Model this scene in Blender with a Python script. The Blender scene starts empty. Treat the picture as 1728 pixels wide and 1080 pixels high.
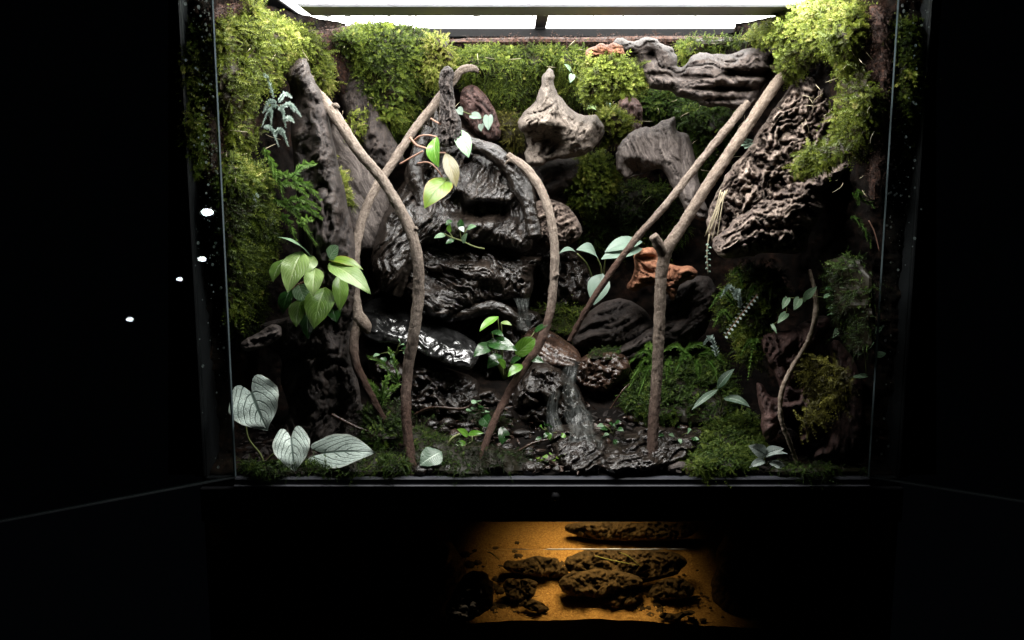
import bpy, math, random
import numpy as np
from mathutils import Vector

random.seed(7)
rng = np.random.default_rng(11)
S = bpy.context.scene
COL = S.collection

# ------------------------------------------------------------------ camera, world, exposure
FPX = 1600.0
PITCH = math.atan(1600.0 / 9900.0)
CAM = np.array([-0.0504, -1.158, 0.3855])
cam_data = bpy.data.cameras.new("camera")
cam = bpy.data.objects.new("camera", cam_data)
COL.objects.link(cam)
cam.location = CAM
cam.rotation_euler = (math.pi / 2 - PITCH, 0, 0)
cam_data.sensor_width = 36.0
cam_data.lens = 36.0 * FPX / 1728.0
cam_data.clip_start = 0.02
cam_data.clip_end = 100
S.camera = cam

W = bpy.data.worlds.new("World")
S.world = W
W.use_nodes = True
W.node_tree.nodes["Background"].inputs[0].default_value = (0.6, 0.75, 1.0, 1)
W.node_tree.nodes["Background"].inputs[1].default_value = 0.0008

S.view_settings.view_transform = 'Standard'
S.view_settings.look = 'None'
S.view_settings.exposure = 0.15
S.view_settings.gamma = 1.0
S.view_settings.use_curve_mapping = False
try:
    S.cycles.use_denoising = True
    S.cycles.denoiser = 'OPENIMAGEDENOISE'
    S.cycles.denoising_input_passes = 'RGB_ALBEDO_NORMAL'
    S.cycles.denoising_prefilter = 'ACCURATE'
    S.cycles.use_adaptive_sampling = False
    S.cycles.max_bounces = 6
    S.cycles.diffuse_bounces = 5
    S.cycles.glossy_bounces = 3
    S.cycles.transparent_max_bounces = 12
    S.cycles.caustics_reflective = False
    S.cycles.caustics_refractive = False
    S.cycles.sample_clamp_indirect = 4.0
except Exception:
    pass

LED_STRIP = 95.0
LED_POWER = 15.0       # emission of the lamp over the lid
TANK_FILL = 0.58        # watt, fill light added over the water in the lower tank

# ------------------------------------------------------------------ geometry of the place
_sp, _cp = math.sin(PITCH), math.cos(PITCH)


def P(u, v, Y):
    """The point of the plane at depth Y (metres behind the tank front) that the photo shows at u, v."""
    u = np.asarray(u, float); v = np.asarray(v, float); Y = np.asarray(Y, float)
    a = (u - 864.0) / FPX
    b = (540.0 - v) / FPX
    t = (Y - CAM[1]) / (_cp + b * _sp)
    return np.stack([CAM[0] + t * a, CAM[1] + t * (_cp + b * _sp), CAM[2] + t * (-_sp + b * _cp)], -1)


def pxm(Y):
    return (Y - CAM[1]) / 0.985 / FPX


def V3(u, v, Y):
    return P(u, v, Y)


def depth(u, v):
    """How far back the planted background stands: a U of walls, and a bank that comes forward at the bottom."""
    w = np.interp(u, [280, 340, 370, 450, 540, 620, 700, 1140, 1230, 1310, 1400, 1470, 1510, 1580],
                  [.01, .03, .06, .17, .30, .38, .42, .42, .36, .27, .15, .06, .03, .01])
    f = np.interp(v, [520, 560, 600, 650, 700, 750, 800, 830], [.55, .37, .30, .22, .145, .075, .012, .004])
    k = 0.03
    h = np.clip(.5 + .5 * (f - w) / k, 0, 1)
    return f * (1 - h) + w * h - k * h * (1 - h)


# ------------------------------------------------------------------ noise
def _hash(i, j, k, seed):
    n = (i.astype(np.int64) * 374761393 + j.astype(np.int64) * 668265263 + k.astype(np.int64) * 2147483647 + seed * 974711) & 0xffffffff
    n = ((n ^ (n >> 13)) * 1274126177) & 0xffffffff
    n = (n ^ (n >> 16)) & 0xffffff
    return n.astype(float) / 8388607.5 - 1.0


def vnoise(p, seed=0):
    p = np.asarray(p, float)
    f = np.floor(p)
    i = f.astype(np.int64)
    t = p - f
    t = t * t * t * (t * (t * 6 - 15) + 10)
    x, y, z = t[:, 0], t[:, 1], t[:, 2]
    r = 0
    for dx in (0, 1):
        wx = x if dx else 1 - x
        for dy in (0, 1):
            wy = y if dy else 1 - y
            for dz in (0, 1):
                wz = z if dz else 1 - z
                r = r + wx * wy * wz * _hash(i[:, 0] + dx, i[:, 1] + dy, i[:, 2] + dz, seed)
    return r


def fbm(p, octv=4, seed=0, gain=.5):
    a, s, r = 1.0, 0.0, 0
    p = np.asarray(p, float)
    for o in range(octv):
        r = r + a * vnoise(p * 2 ** o + 17.3 * o, seed + o)
        s += a
        a *= gain
    return r / s


def ridged(p, octv=4, seed=0, gain=.55):
    a, s, r = 1.0, 0.0, 0
    p = np.asarray(p, float)
    for o in range(octv):
        r = r + a * (1 - 2 * np.abs(vnoise(p * 2.1 ** o + 9.1 * o, seed + o)))
        s += a
        a *= gain
    return r / s


def worley(p, seed=0):
    """distance to the nearest of one jittered point per cell, and a random id of that point"""
    f = np.floor(p)
    best = np.full(len(p), 9.0); second = np.full(len(p), 9.0); ident = np.zeros(len(p))
    for dx in (-1, 0, 1):
        for dy in (-1, 0, 1):
            for dz in (-1, 0, 1):
                c = f + np.array([dx, dy, dz])
                i, j, k = c[:, 0], c[:, 1], c[:, 2]
                q = c + .5 + .45 * np.stack([_hash(i, j, k, seed), _hash(i, j, k, seed + 1), _hash(i, j, k, seed + 2)], -1)
                d = np.linalg.norm(q - p, axis=1)
                m = d < best
                second = np.where(m, best, np.minimum(second, d))
                ident = np.where(m, _hash(i, j, k, seed + 3), ident)
                best = np.where(m, d, best)
    return best, second, ident


# ------------------------------------------------------------------ meshes and objects
class MB:
    """collects vertices, faces and two attributes (grain: vector, tint: float)"""

    def __init__(self):
        self.v, self.f3, self.f4, self.g, self.t, self.n = [], [], [], [], [], 0

    def add(self, v, f=None, f4=None, grain=None, tint=None):
        v = np.asarray(v, float).reshape(-1, 3)
        if f is not None and len(f):
            self.f3.append(np.asarray(f, np.int64).reshape(-1, 3) + self.n)
        if f4 is not None and len(f4):
            self.f4.append(np.asarray(f4, np.int64).reshape(-1, 4) + self.n)
        self.v.append(v)
        self.g.append(np.zeros_like(v) if grain is None else np.asarray(grain, float).reshape(-1, 3))
        self.t.append(np.full(len(v), .5) if tint is None else np.broadcast_to(np.asarray(tint, float), (len(v),)))
        self.n += len(v)
        return self

    def mesh(self, name, mat, origin, smooth=True):
        v = np.concatenate(self.v) - np.asarray(origin, float)
        f3 = np.concatenate(self.f3) if self.f3 else np.zeros((0, 3), np.int64)
        f4 = np.concatenate(self.f4) if self.f4 else np.zeros((0, 4), np.int64)
        me = bpy.data.meshes.new(name)
        me.vertices.add(len(v))
        me.vertices.foreach_set("co", v.astype(np.float32).ravel())
        nl = f3.size + f4.size
        me.loops.add(nl)
        me.loops.foreach_set("vertex_index", np.concatenate([f3.ravel(), f4.ravel()]).astype(np.int32))
        npoly = len(f3) + len(f4)
        me.polygons.add(npoly)
        st = np.concatenate([np.arange(len(f3)) * 3, f3.size + np.arange(len(f4)) * 4]).astype(np.int32)
        me.polygons.foreach_set("loop_start", st)
        me.polygons.foreach_set("use_smooth", np.full(npoly, smooth, dtype=bool))
        a = me.attributes.new("grain", 'FLOAT_VECTOR', 'POINT')
        a.data.foreach_set("vector", np.concatenate(self.g).astype(np.float32).ravel())
        a = me.attributes.new("tint", 'FLOAT', 'POINT')
        a.data.foreach_set("value", np.concatenate(self.t).astype(np.float32).ravel())
        me.update(calc_edges=True)
        me.validate()
        if mat is not None:
            me.materials.append(mat)
        return me

    def build(self, name, mat, parent=None, origin=None, smooth=True):
        if parent is not None:
            root = parent
            while root.parent is not None:
                root = root.parent
            origin = np.array(root.location)
        elif origin is None:
            a = np.concatenate(self.v)
            origin = np.array([a[:, 0].mean(), a[:, 1].mean(), a[:, 2].min()])
        o = bpy.data.objects.new(name, self.mesh(name, mat, origin, smooth))
        COL.objects.link(o)
        if parent is not None:
            o.parent = parent
        else:
            o.location = origin
        return o


def tag(o, label, cat=None, group=None, kind=None):
    o["label"] = label
    if cat: o["category"] = cat
    if group: o["group"] = group
    if kind: o["kind"] = kind
    return o


def thing(name, loc, label, cat, group=None):
    o = bpy.data.objects.new(name, None)
    COL.objects.link(o)
    o.location = loc
    o.empty_display_size = .02
    return tag(o, label, cat, group)


def box(mb, x0, x1, y0, y1, z0, z1, tint=.5, bev=0.0):
    b = min(bev, (x1 - x0) / 3, (y1 - y0) / 3, (z1 - z0) / 3)
    if b <= 0:
        v = [(x, y, z) for x in (x0, x1) for y in (y0, y1) for z in (z0, z1)]
        f = [(0, 1, 3, 2), (4, 6, 7, 5), (0, 4, 5, 1), (2, 3, 7, 6), (0, 2, 6, 4), (1, 5, 7, 3)]
        mb.add(v, f4=f, tint=tint)
        return
    # chamfered box: 24 vertices
    vs, idx = [], {}
    for ix in (0, 1):
        for iy in (0, 1):
            for iz in (0, 1):
                c = ((x0, x1)[ix], (y0, y1)[iy], (z0, z1)[iz])
                s = (1 - 2 * ix, 1 - 2 * iy, 1 - 2 * iz)
                for ax in range(3):
                    p = [c[k] + (0 if k == ax else s[k] * b) for k in range(3)]
                    idx[(ix, iy, iz, ax)] = len(vs); vs.append(p)
    q, t3 = [], []
    R = (0, 1)
    for s in R:
        q.append([idx[(s, 0, 0, 0)], idx[(s, 1, 0, 0)], idx[(s, 1, 1, 0)], idx[(s, 0, 1, 0)]])
        q.append([idx[(0, s, 0, 1)], idx[(1, s, 0, 1)], idx[(1, s, 1, 1)], idx[(0, s, 1, 1)]])
        q.append([idx[(0, 0, s, 2)], idx[(1, 0, s, 2)], idx[(1, 1, s, 2)], idx[(0, 1, s, 2)]])
    for a in R:
        for c in R:
            q.append([idx[(a, c, 0, 0)], idx[(a, c, 1, 0)], idx[(a, c, 1, 1)], idx[(a, c, 0, 1)]])
            q.append([idx[(a, 0, c, 0)], idx[(a, 1, c, 0)], idx[(a, 1, c, 2)], idx[(a, 0, c, 2)]])
            q.append([idx[(0, a, c, 1)], idx[(1, a, c, 1)], idx[(1, a, c, 2)], idx[(0, a, c, 2)]])
            for d in R:
                t3.append([idx[(a, c, d, 0)], idx[(a, c, d, 1)], idx[(a, c, d, 2)]])
    mb.add(vs, f=t3, f4=q, tint=tint)


def catmull(pts, n):
    """n points along a smooth curve through pts (any number of columns)"""
    p = np.asarray(pts, float)
    if len(p) == 2:
        t = np.linspace(0, 1, n)[:, None]
        return p[0] * (1 - t) + p[1] * t
    q = np.vstack([2 * p[0] - p[1], p, 2 * p[-1] - p[-2]])
    m = len(p) - 1
    s = np.linspace(0, m - 1e-9, n)
    i = s.astype(int)
    t = (s - i)[:, None]
    a, b, c, d = q[i], q[i + 1], q[i + 2], q[i + 3]
    return .5 * (2 * b + (c - a) * t + (2 * a - 5 * b + 4 * c - d) * t ** 2 + (3 * b - a - 3 * c + d) * t ** 3)


def tube(mb, pts, radii, n=24, sides=8, rough=0.0, freq=60, seed=0, tint=.5, cap=True, close_tip=False):
    """a swept tube through 3-D points; rough displaces the surface"""
    c = catmull(pts, n)
    rr = np.interp(np.linspace(0, 1, n), np.linspace(0, 1, len(radii)), radii)
    d = np.gradient(c, axis=0)
    d /= np.linalg.norm(d, axis=1)[:, None] + 1e-12
    ref = np.array([0.13, -1.0, .21])
    a = np.cross(d, ref); a /= np.linalg.norm(a, axis=1)[:, None] + 1e-12
    b = np.cross(d, a)
    th = np.linspace(0, 2 * np.pi, sides, endpoint=False)
    s = np.concatenate([[0], np.cumsum(np.linalg.norm(np.diff(c, axis=0), axis=1))])
    dirs = a[:, None, :] * np.cos(th)[None, :, None] + b[:, None, :] * np.sin(th)[None, :, None]
    v = (c[:, None, :] + dirs * rr[:, None, None])
    g = np.stack([np.repeat(s[:, None], sides, 1), rr.mean() * np.cos(th)[None, :] + 0 * s[:, None], rr.mean() * np.sin(th)[None, :] + 0 * s[:, None]], -1)
    if rough:
        q = np.stack([g[..., 0] * freq, g[..., 1] * freq * 2.2, g[..., 2] * freq * 2.2], -1).reshape(-1, 3)
        h = .6 * fbm(q * .35, 3, seed) + .4 * ridged(q, 3, seed + 5)
        v = v + dirs * (h.reshape(n, sides) * rough)[..., None]
    f = []
    i = np.arange(n - 1)[:, None]; j = np.arange(sides)[None, :]
    f = np.stack([i * sides + j, i * sides + (j + 1) % sides, (i + 1) * sides + (j + 1) % sides, (i + 1) * sides + j], -1).reshape(-1, 4)
    vv = v.reshape(-1, 3); gg = g.reshape(-1, 3)
    f3 = []
    if cap:
        vv = np.vstack([vv, c[0], c[-1]]); gg = np.vstack([gg, gg[0] * 0, [s[-1], 0, 0]])
        k = n * sides
        for j2 in range(sides):
            f3.append((k, (j2 + 1) % sides, j2))
            f3.append((k + 1, (n - 1) * sides + j2, (n - 1) * sides + (j2 + 1) % sides))
    mb.add(vv, f=f3, f4=f, grain=gg, tint=tint)


def chaikin(p, k=2):
    p = np.asarray(p, float)
    for _ in range(k):
        q = np.roll(p, -1, axis=0)
        p = np.stack([.75 * p + .25 * q, .25 * p + .75 * q], 1).reshape(-1, 2)
    return p


def inside_poly(x, y, poly):
    r = np.zeros(x.shape, bool)
    n = len(poly)
    for i in range(n):
        x0, y0 = poly[i]; x1, y1 = poly[(i + 1) % n]
        if y0 == y1: continue
        c = ((y0 > y) != (y1 > y)) & (x < (x1 - x0) * (y - y0) / (y1 - y0) + x0)
        r ^= c
    return r


def near_poly(x, y, poly):
    """distance to the outline and the nearest point on it"""
    best = np.full(x.shape, 1e9); bx = x.copy(); by = y.copy()
    n = len(poly)
    for i in range(n):
        x0, y0 = poly[i]; x1, y1 = poly[(i + 1) % n]
        dx, dy = x1 - x0, y1 - y0
        L = dx * dx + dy * dy + 1e-12
        t = np.clip(((x - x0) * dx + (y - y0) * dy) / L, 0, 1)
        px, py = x0 + t * dx, y0 + t * dy
        d = np.hypot(x - px, y - py)
        m = d < best
        best = np.where(m, d, best); bx = np.where(m, px, bx); by = np.where(m, py, by)
    return best, bx, by


class Relief:
    """A solid lump with the given outline, thick in depth: front relief and a rounded back."""

    def __init__(self, poly, Y, T, R, step=3.0, ang=0.0, fs=14., fw=90., amp=.004, warp=.5, seed=0, octv=4, kind='wood',
                 dents=(), back=.5, wob=2.5, lump=.0, lumpf=18., smooth=2):
        poly = chaikin(poly, smooth)
        n = len(poly)
        nz = np.stack([poly[:, 0] * .07, poly[:, 1] * .07, np.zeros(n)], -1)
        poly = poly + wob * np.stack([fbm(nz, 3, seed + 50), fbm(nz, 3, seed + 60)], -1)
        if kind in ('wood', 'cork', 'rock'):
            poly = poly + .5 * wob * np.stack([fbm(nz * 4, 3, seed + 51), fbm(nz * 4, 3, seed + 61)], -1)
        x0, y0 = poly.min(0) - step; x1, y1 = poly.max(0) + step
        gx = np.arange(x0, x1 + step, step); gy = np.arange(y0, y1 + step, step)
        U, Vv = np.meshgrid(gx, gy)
        ins = inside_poly(U, Vv, poly)
        d, bx, by = near_poly(U, Vv, poly)
        cell = ins[:-1, :-1] | ins[1:, :-1] | ins[:-1, 1:] | ins[1:, 1:]
        use = np.zeros(ins.shape, bool)
        use[:-1, :-1] |= cell; use[1:, :-1] |= cell; use[:-1, 1:] |= cell; use[1:, 1:] |= cell
        out = use & ~ins
        U = np.where(out, bx, U); Vv = np.where(out, by, Vv)
        d = np.where(out, 0, d)
        idx = -np.ones(ins.shape, int); idx[use] = np.arange(use.sum())
        u, v, d = U[use], Vv[use], d[use]
        self.u, self.v = u, v
        Y0 = Y(u, v) if callable(Y) else np.full(len(u), float(Y))
        prof = np.sqrt(np.clip(1 - (1 - np.clip(d / R, 0, 1)) ** 2, 0, 1))
        m = pxm(float(np.mean(Y0)))
        a = math.radians(ang)
        su, sv = (u - u.mean()) * m, -(v - v.mean()) * m
        s = su * math.cos(a) + sv * math.sin(a)
        w = -su * math.sin(a) + sv * math.cos(a)
        q = np.stack([su, sv, su * 0 + seed * 1.7], -1)
        wp = warp * np.stack([fbm(q * 22, 3, seed + 3), fbm(q * 22, 3, seed + 7)], -1) * .02
        s2, w2 = s + wp[:, 0], w + wp[:, 1]
        p = np.stack([s2 * fs, w2 * fw, np.full(len(s), seed * 3.1)], -1)
        if kind == 'wood':
            fine = ridged(p * np.array([2.2, 3.3, 1]), 3, seed + 9, .65)
            cr = np.abs(vnoise(p * np.array([.55, .7, 1]) + 3.3, seed + 13))
            crack = np.clip(1 - cr / .09, 0, 1) ** 1.5
            cr2 = np.abs(vnoise(p * np.array([1.1, 1.9, 1]) + 8.3, seed + 14))
            crack2 = np.clip(1 - cr2 / .12, 0, 1) ** 1.5
            big = fbm(q * 34 + 5, 4, seed + 17, .6)
            h = .85 * ridged(p, octv, seed, .6) + .4 * fine + .45 * big - 1.0 * crack - .5 * crack2
        elif kind == 'cork':
            pw = p + .55 * np.stack([fbm(p * 1.3, 3, seed + 31), fbm(p * 1.3 + 7, 3, seed + 32), 0 * s], -1)
            d1, d2, idn = worley(pw, seed)
            e1, e2, ide = worley(pw * 2.3 + 4, seed + 40)
            h = .75 * np.clip((d2 - d1) * 2.4, 0, .8) + .6 * idn + .35 * np.clip((e2 - e1) * 2.4, 0, .8) + .38 * ide + .75 * ridged(p * 1.9, 4, seed + 9, .65) - .7
        elif kind == 'rock':
            h = fbm(p, octv, seed, .6) + .45 * ridged(p * 1.7, 4, seed + 2, .65)
        elif kind == 'ripple':
            h = .8 * ridged(p * np.array([.5, .8, 1]), 3, seed, .5) + .5 * fbm(p * np.array([1.2, 1.6, 1]), 3, seed + 3)
        else:
            h = fbm(p, octv, seed)
        hh = T * prof + amp * h * np.clip(prof * 1.6, 0, 1)
        if lump:
            hh = hh + lump * fbm(q * lumpf, 3, seed + 21) * prof
        for (du, dv, ru, rv, dep) in dents:
            hh = hh - dep * np.exp(-(((u - du) / ru) ** 2 + ((v - dv) / rv) ** 2) ** 1.5)
        self.front = P(u, v, Y0 - hh)
        self.front[:, 2] = np.minimum(self.front[:, 2], .602)
        bk = P(u, v, Y0 + back * T * prof)
        bk[:, 2] = np.minimum(bk[:, 2], .602)
        A, B, C, D = idx[:-1, :-1][cell], idx[:-1, 1:][cell], idx[1:, 1:][cell], idx[1:, :-1][cell]
        self.q = np.stack([A, D, C, B], -1)
        self.bk = bk
        self.grain = np.stack([s2, w2, hh], -1)
        self.h = h
        self.prof = prof
        # normals of the front
        n_ = np.zeros_like(self.front)
        fa = self.front
        nn = np.cross(fa[self.q[:, 2]] - fa[self.q[:, 0]], fa[self.q[:, 3]] - fa[self.q[:, 1]])
        flip = np.sign(-(nn[:, 1]))[:, None]; flip[flip == 0] = 1
        nn = nn * flip
        for k in range(4):
            np.add.at(n_, self.q[:, k], nn)
        self.nrm = n_ / (np.linalg.norm(n_, axis=1)[:, None] + 1e-12)

    def into(self, mb, back=True, tint=None):
        t = (self.h * .5 + .5) if tint is None else tint
        mb.add(self.front, f4=self.q, grain=self.grain, tint=t)
        if back:
            mb.add(self.bk, f4=self.q[:, ::-1], grain=self.grain, tint=.3)
        return mb

    def sample(self, n):
        """random points of the front with normals"""
        fa = self.front
        ar = np.linalg.norm(np.cross(fa[self.q[:, 2]] - fa[self.q[:, 0]], fa[self.q[:, 3]] - fa[self.q[:, 1]]), axis=1)
        k = rng.choice(len(self.q), n, p=ar / ar.sum())
        a, b = rng.random(n)[:, None], rng.random(n)[:, None]
        q = self.q[k]
        def mix(x):
            return (x[q[:, 0]] * (1 - a) + x[q[:, 3]] * a) * (1 - b) + (x[q[:, 1]] * (1 - a) + x[q[:, 2]] * a) * b
        nn = mix(self.nrm); nn /= np.linalg.norm(nn, axis=1)[:, None] + 1e-9
        return mix(fa), nn, mix(self.u[:, None])[:, 0], mix(self.v[:, None])[:, 0]


# ------------------------------------------------------------------ materials
def new_mat(name):
    m = bpy.data.materials.new(name)
    m.use_nodes = True
    nt = m.node_tree
    for n in list(nt.nodes):
        nt.nodes.remove(n)
    out = nt.nodes.new("ShaderNodeOutputMaterial")
    return m, nt, out


def node(nt, kind, **kw):
    n = nt.nodes.new(kind)
    for k, v in kw.items():
        if k.startswith("i_"):
            key = k[2:]
            n.inputs[int(key) if key.isdigit() else key.replace("_", " ")].default_value = v
        else:
            setattr(n, k, v)
    return n


def ramp(nt, stops, fac):
    r = nt.nodes.new("ShaderNodeValToRGB")
    e = r.color_ramp.elements
    while len(e) < len(stops):
        e.new(.5)
    for k, (p, c) in enumerate(stops):
        e[k].position = p
        e[k].color = (c[0], c[1], c[2], 1)
    nt.links.new(fac, r.inputs[0])
    return r.outputs[0]


def grain_noise(nt, scale, detail=5, rough=.6, dist=.3):
    a = node(nt, "ShaderNodeAttribute", attribute_name="grain")
    mp = node(nt, "ShaderNodeMapping")
    mp.inputs["Scale"].default_value = scale
    nt.links.new(a.outputs["Vector"], mp.inputs[0])
    n = node(nt, "ShaderNodeTexNoise", i_Scale=1.0, i_Detail=detail, i_Roughness=rough, i_Distortion=dist)
    nt.links.new(mp.outputs[0], n.inputs["Vector"])
    return n.outputs[0]


def tint_attr(nt):
    return node(nt, "ShaderNodeAttribute", attribute_name="tint").outputs["Fac"]


def mix_fac(nt, a, b, f):
    m = node(nt, "ShaderNodeMix")
    m.data_type = 'FLOAT'
    m.inputs[0].default_value = f
    nt.links.new(a, m.inputs[2]); nt.links.new(b, m.inputs[3])
    return m.outputs[0]


def bark_mat(name, stops, scale=(40, 260, 260), rough=.75, bump=1.0, bdist=.003, fine=420, tintmix=.35, spec=.4, coat=0, rvar=0., speck=None):
    m, nt, out = new_mat(name)
    n1 = grain_noise(nt, scale)
    n2 = grain_noise(nt, (fine, fine, fine), 4, .7)
    f = mix_fac(nt, n1, n2, .35)
    mr0 = node(nt, "ShaderNodeMapRange"); mr0.inputs[1].default_value = .39; mr0.inputs[2].default_value = .61
    mr0.inputs[3].default_value = .12; mr0.inputs[4].default_value = .9
    nt.links.new(f, mr0.inputs[0])
    f = mix_fac(nt, mr0.outputs[0], tint_attr(nt), tintmix)
    col = ramp(nt, stops, f)
    if speck:
        n4 = grain_noise(nt, (speck[1],) * 3, 3, .6)
        k = ramp(nt, [(speck[2], (0, 0, 0)), (speck[2] + .06, (1, 1, 1))], n4)
        mx = node(nt, "ShaderNodeMix"); mx.data_type = 'RGBA'
        nt.links.new(k, mx.inputs[0]); nt.links.new(col, mx.inputs[6]); mx.inputs[7].default_value = (*speck[0], 1)
        col = mx.outputs[2]
    p = node(nt, "ShaderNodeBsdfPrincipled")
    nt.links.new(col, p.inputs["Base Color"])
    p.inputs["Roughness"].default_value = rough
    p.inputs["Specular IOR Level"].default_value = spec
    if coat:
        p.inputs["Coat Weight"].default_value = coat
        p.inputs["Coat Roughness"].default_value = .08
    if rvar:
        n3 = grain_noise(nt, (26, 26, 26), 3)
        mr = node(nt, "ShaderNodeMapRange")
        mr.inputs[1].default_value = .35; mr.inputs[2].default_value = .65
        mr.inputs[3].default_value = max(.05, rough - rvar); mr.inputs[4].default_value = rough + rvar
        nt.links.new(n3, mr.inputs[0]); nt.links.new(mr.outputs[0], p.inputs["Roughness"])
    b = node(nt, "ShaderNodeBump", i_Strength=bump, i_Distance=bdist)
    nt.links.new(mix_fac(nt, n1, n2, .45), b.inputs["Height"])
    nt.links.new(b.outputs[0], p.inputs["Normal"])
    nt.links.new(p.outputs[0], out.inputs[0])
    return m


def moss_mat(name, stops, trans=.3):
    m, nt, out = new_mat(name)
    col = ramp(nt, stops, tint_attr(nt))
    d = node(nt, "ShaderNodeBsdfPrincipled", i_Roughness=.55)
    d.inputs["Specular IOR Level"].default_value = .25
    t = node(nt, "ShaderNodeBsdfTranslucent")
    nt.links.new(col, d.inputs["Base Color"]); nt.links.new(col, t.inputs[0])
    mx = node(nt, "ShaderNodeMixShader", i_0=trans)
    nt.links.new(d.outputs[0], mx.inputs[1]); nt.links.new(t.outputs[0], mx.inputs[2])
    nt.links.new(mx.outputs[0], out.inputs[0])
    return m


def leaf_mat(name, base, vein, edge=None, nveins=6, vein_w=.16, rough=.35, trans=.25, blotch=None, net=False, slant=.75, bump=.6):
    """grain of a leaf: x runs along the midrib 0..1, y across -1..1"""
    m, nt, out = new_mat(name)
    a = node(nt, "ShaderNodeAttribute", attribute_name="grain")
    sep = node(nt, "ShaderNodeSeparateXYZ")
    nt.links.new(a.outputs["Vector"], sep.inputs[0])
    ab = node(nt, "ShaderNodeMath", operation='ABSOLUTE'); nt.links.new(sep.outputs[1], ab.inputs[0])

    def math_(op, x, y=None, k=None):
        n = node(nt, "ShaderNodeMath", operation=op)
        nt.links.new(x, n.inputs[0])
        if y is not None: nt.links.new(y, n.inputs[1])
        elif k is not None: n.inputs[1].default_value = k
        return n.outputs[0]
    # side veins: t - slant*|s|^1.2 repeated
    sl = math_('MULTIPLY', math_('POWER', ab.outputs[0], k=1.25), k=slant * .45)
    tt = math_('SUBTRACT', sep.outputs[0], sl)
    nz = node(nt, "ShaderNodeTexNoise", i_Scale=5.0, i_Detail=2.0)
    nt.links.new(a.outputs["Vector"], nz.inputs["Vector"])
    tt = math_('ADD', tt, math_('MULTIPLY', nz.outputs[0], k=.08))
    fr = math_('FRACT', math_('MULTIPLY', tt, k=float(nveins)))
    tri = math_('ABSOLUTE', math_('SUBTRACT', fr, k=.5))            # 0 in the middle of a vein
    v1 = node(nt, "ShaderNodeMapRange"); v1.inputs[1].default_value = vein_w; v1.inputs[2].default_value = vein_w * .3
    v1.inputs[3].default_value = 0; v1.inputs[4].default_value = 1
    nt.links.new(tri, v1.inputs[0])
    v2 = node(nt, "ShaderNodeMapRange"); v2.inputs[1].default_value = .09; v2.inputs[2].default_value = .03
    v2.inputs[3].default_value = 0; v2.inputs[4].default_value = 1
    nt.links.new(ab.outputs[0], v2.inputs[0])
    vv = math_('MAXIMUM', v1.outputs[0], v2.outputs[0])
    if net:
        vo = node(nt, "ShaderNodeTexVoronoi", feature='DISTANCE_TO_EDGE', i_Scale=1.0)
        mp = node(nt, "ShaderNodeMapping"); mp.inputs["Scale"].default_value = (15, 6.5, 1)
        nt.links.new(a.outputs["Vector"], mp.inputs[0]); nt.links.new(mp.outputs[0], vo.inputs["Vector"])
        v3 = node(nt, "ShaderNodeMapRange"); v3.inputs[1].default_value = .07; v3.inputs[2].default_value = .01
        v3.inputs[3].default_value = 0; v3.inputs[4].default_value = .6
        nt.links.new(vo.outputs["Distance"], v3.inputs[0])
        vv = math_('MAXIMUM', vv, v3.outputs[0])
    n2 = node(nt, "ShaderNodeTexNoise", i_Scale=3.5, i_Detail=4.0, i_Roughness=.65)
    nt.links.new(a.outputs["Vector"], n2.inputs["Vector"])
    b2 = blotch or tuple(c * .62 for c in base)
    bc = ramp(nt, [(.35, b2), (.62, base)], mix_fac(nt, n2.outputs[0], tint_attr(nt), .35))
    mx = node(nt, "ShaderNodeMix"); mx.data_type = 'RGBA'
    nt.links.new(vv, mx.inputs[0]); nt.links.new(bc, mx.inputs[6]); mx.inputs[7].default_value = (*vein, 1)
    col = mx.outputs[2]
    if edge:
        ed = node(nt, "ShaderNodeMapRange"); ed.inputs[1].default_value = .86; ed.inputs[2].default_value = .97
        nt.links.new(ab.outputs[0], ed.inputs[0])
        me = node(nt, "ShaderNodeMix"); me.data_type = 'RGBA'
        nt.links.new(ed.outputs[0], me.inputs[0]); nt.links.new(col, me.inputs[6]); me.inputs[7].default_value = (*edge, 1)
        col = me.outputs[2]
    d = node(nt, "ShaderNodeBsdfPrincipled", i_Roughness=rough)
    t = node(nt, "ShaderNodeBsdfTranslucent")
    bp = node(nt, "ShaderNodeBump", i_Strength=bump, i_Distance=.0008, invert=True)
    nt.links.new(vv, bp.inputs["Height"]); nt.links.new(bp.outputs[0], d.inputs["Normal"])
    nt.links.new(col, d.inputs["Base Color"]); nt.links.new(col, t.inputs[0])
    ms = node(nt, "ShaderNodeMixShader", i_0=trans)
    nt.links.new(d.outputs[0], ms.inputs[1]); nt.links.new(t.outputs[0], ms.inputs[2])
    nt.links.new(ms.outputs[0], out.inputs[0])
    return m


def plain_mat(name, col, rough=.5, metal=0., noise=.15, scale=40, spec=.5):
    m, nt, out = new_mat(name)
    tc = node(nt, "ShaderNodeTexCoord")
    n = node(nt, "ShaderNodeTexNoise", i_Scale=float(scale), i_Detail=4.0)
    nt.links.new(tc.outputs["Object"], n.inputs["Vector"])
    c = ramp(nt, [(.3, tuple(x * (1 - noise) for x in col)), (.7, tuple(min(1, x * (1 + noise)) for x in col))], n.outputs[0])
    p = node(nt, "ShaderNodeBsdfPrincipled", i_Roughness=rough, i_Metallic=metal)
    p.inputs["Specular IOR Level"].default_value = spec
    nt.links.new(c, p.inputs["Base Color"])
    mr = node(nt, "ShaderNodeMapRange"); mr.inputs[3].default_value = rough * .8; mr.inputs[4].default_value = min(1, rough * 1.25)
    nt.links.new(n.outputs[0], mr.inputs[0]); nt.links.new(mr.outputs[0], p.inputs["Roughness"])
    nt.links.new(p.outputs[0], out.inputs[0])
    return m


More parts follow.
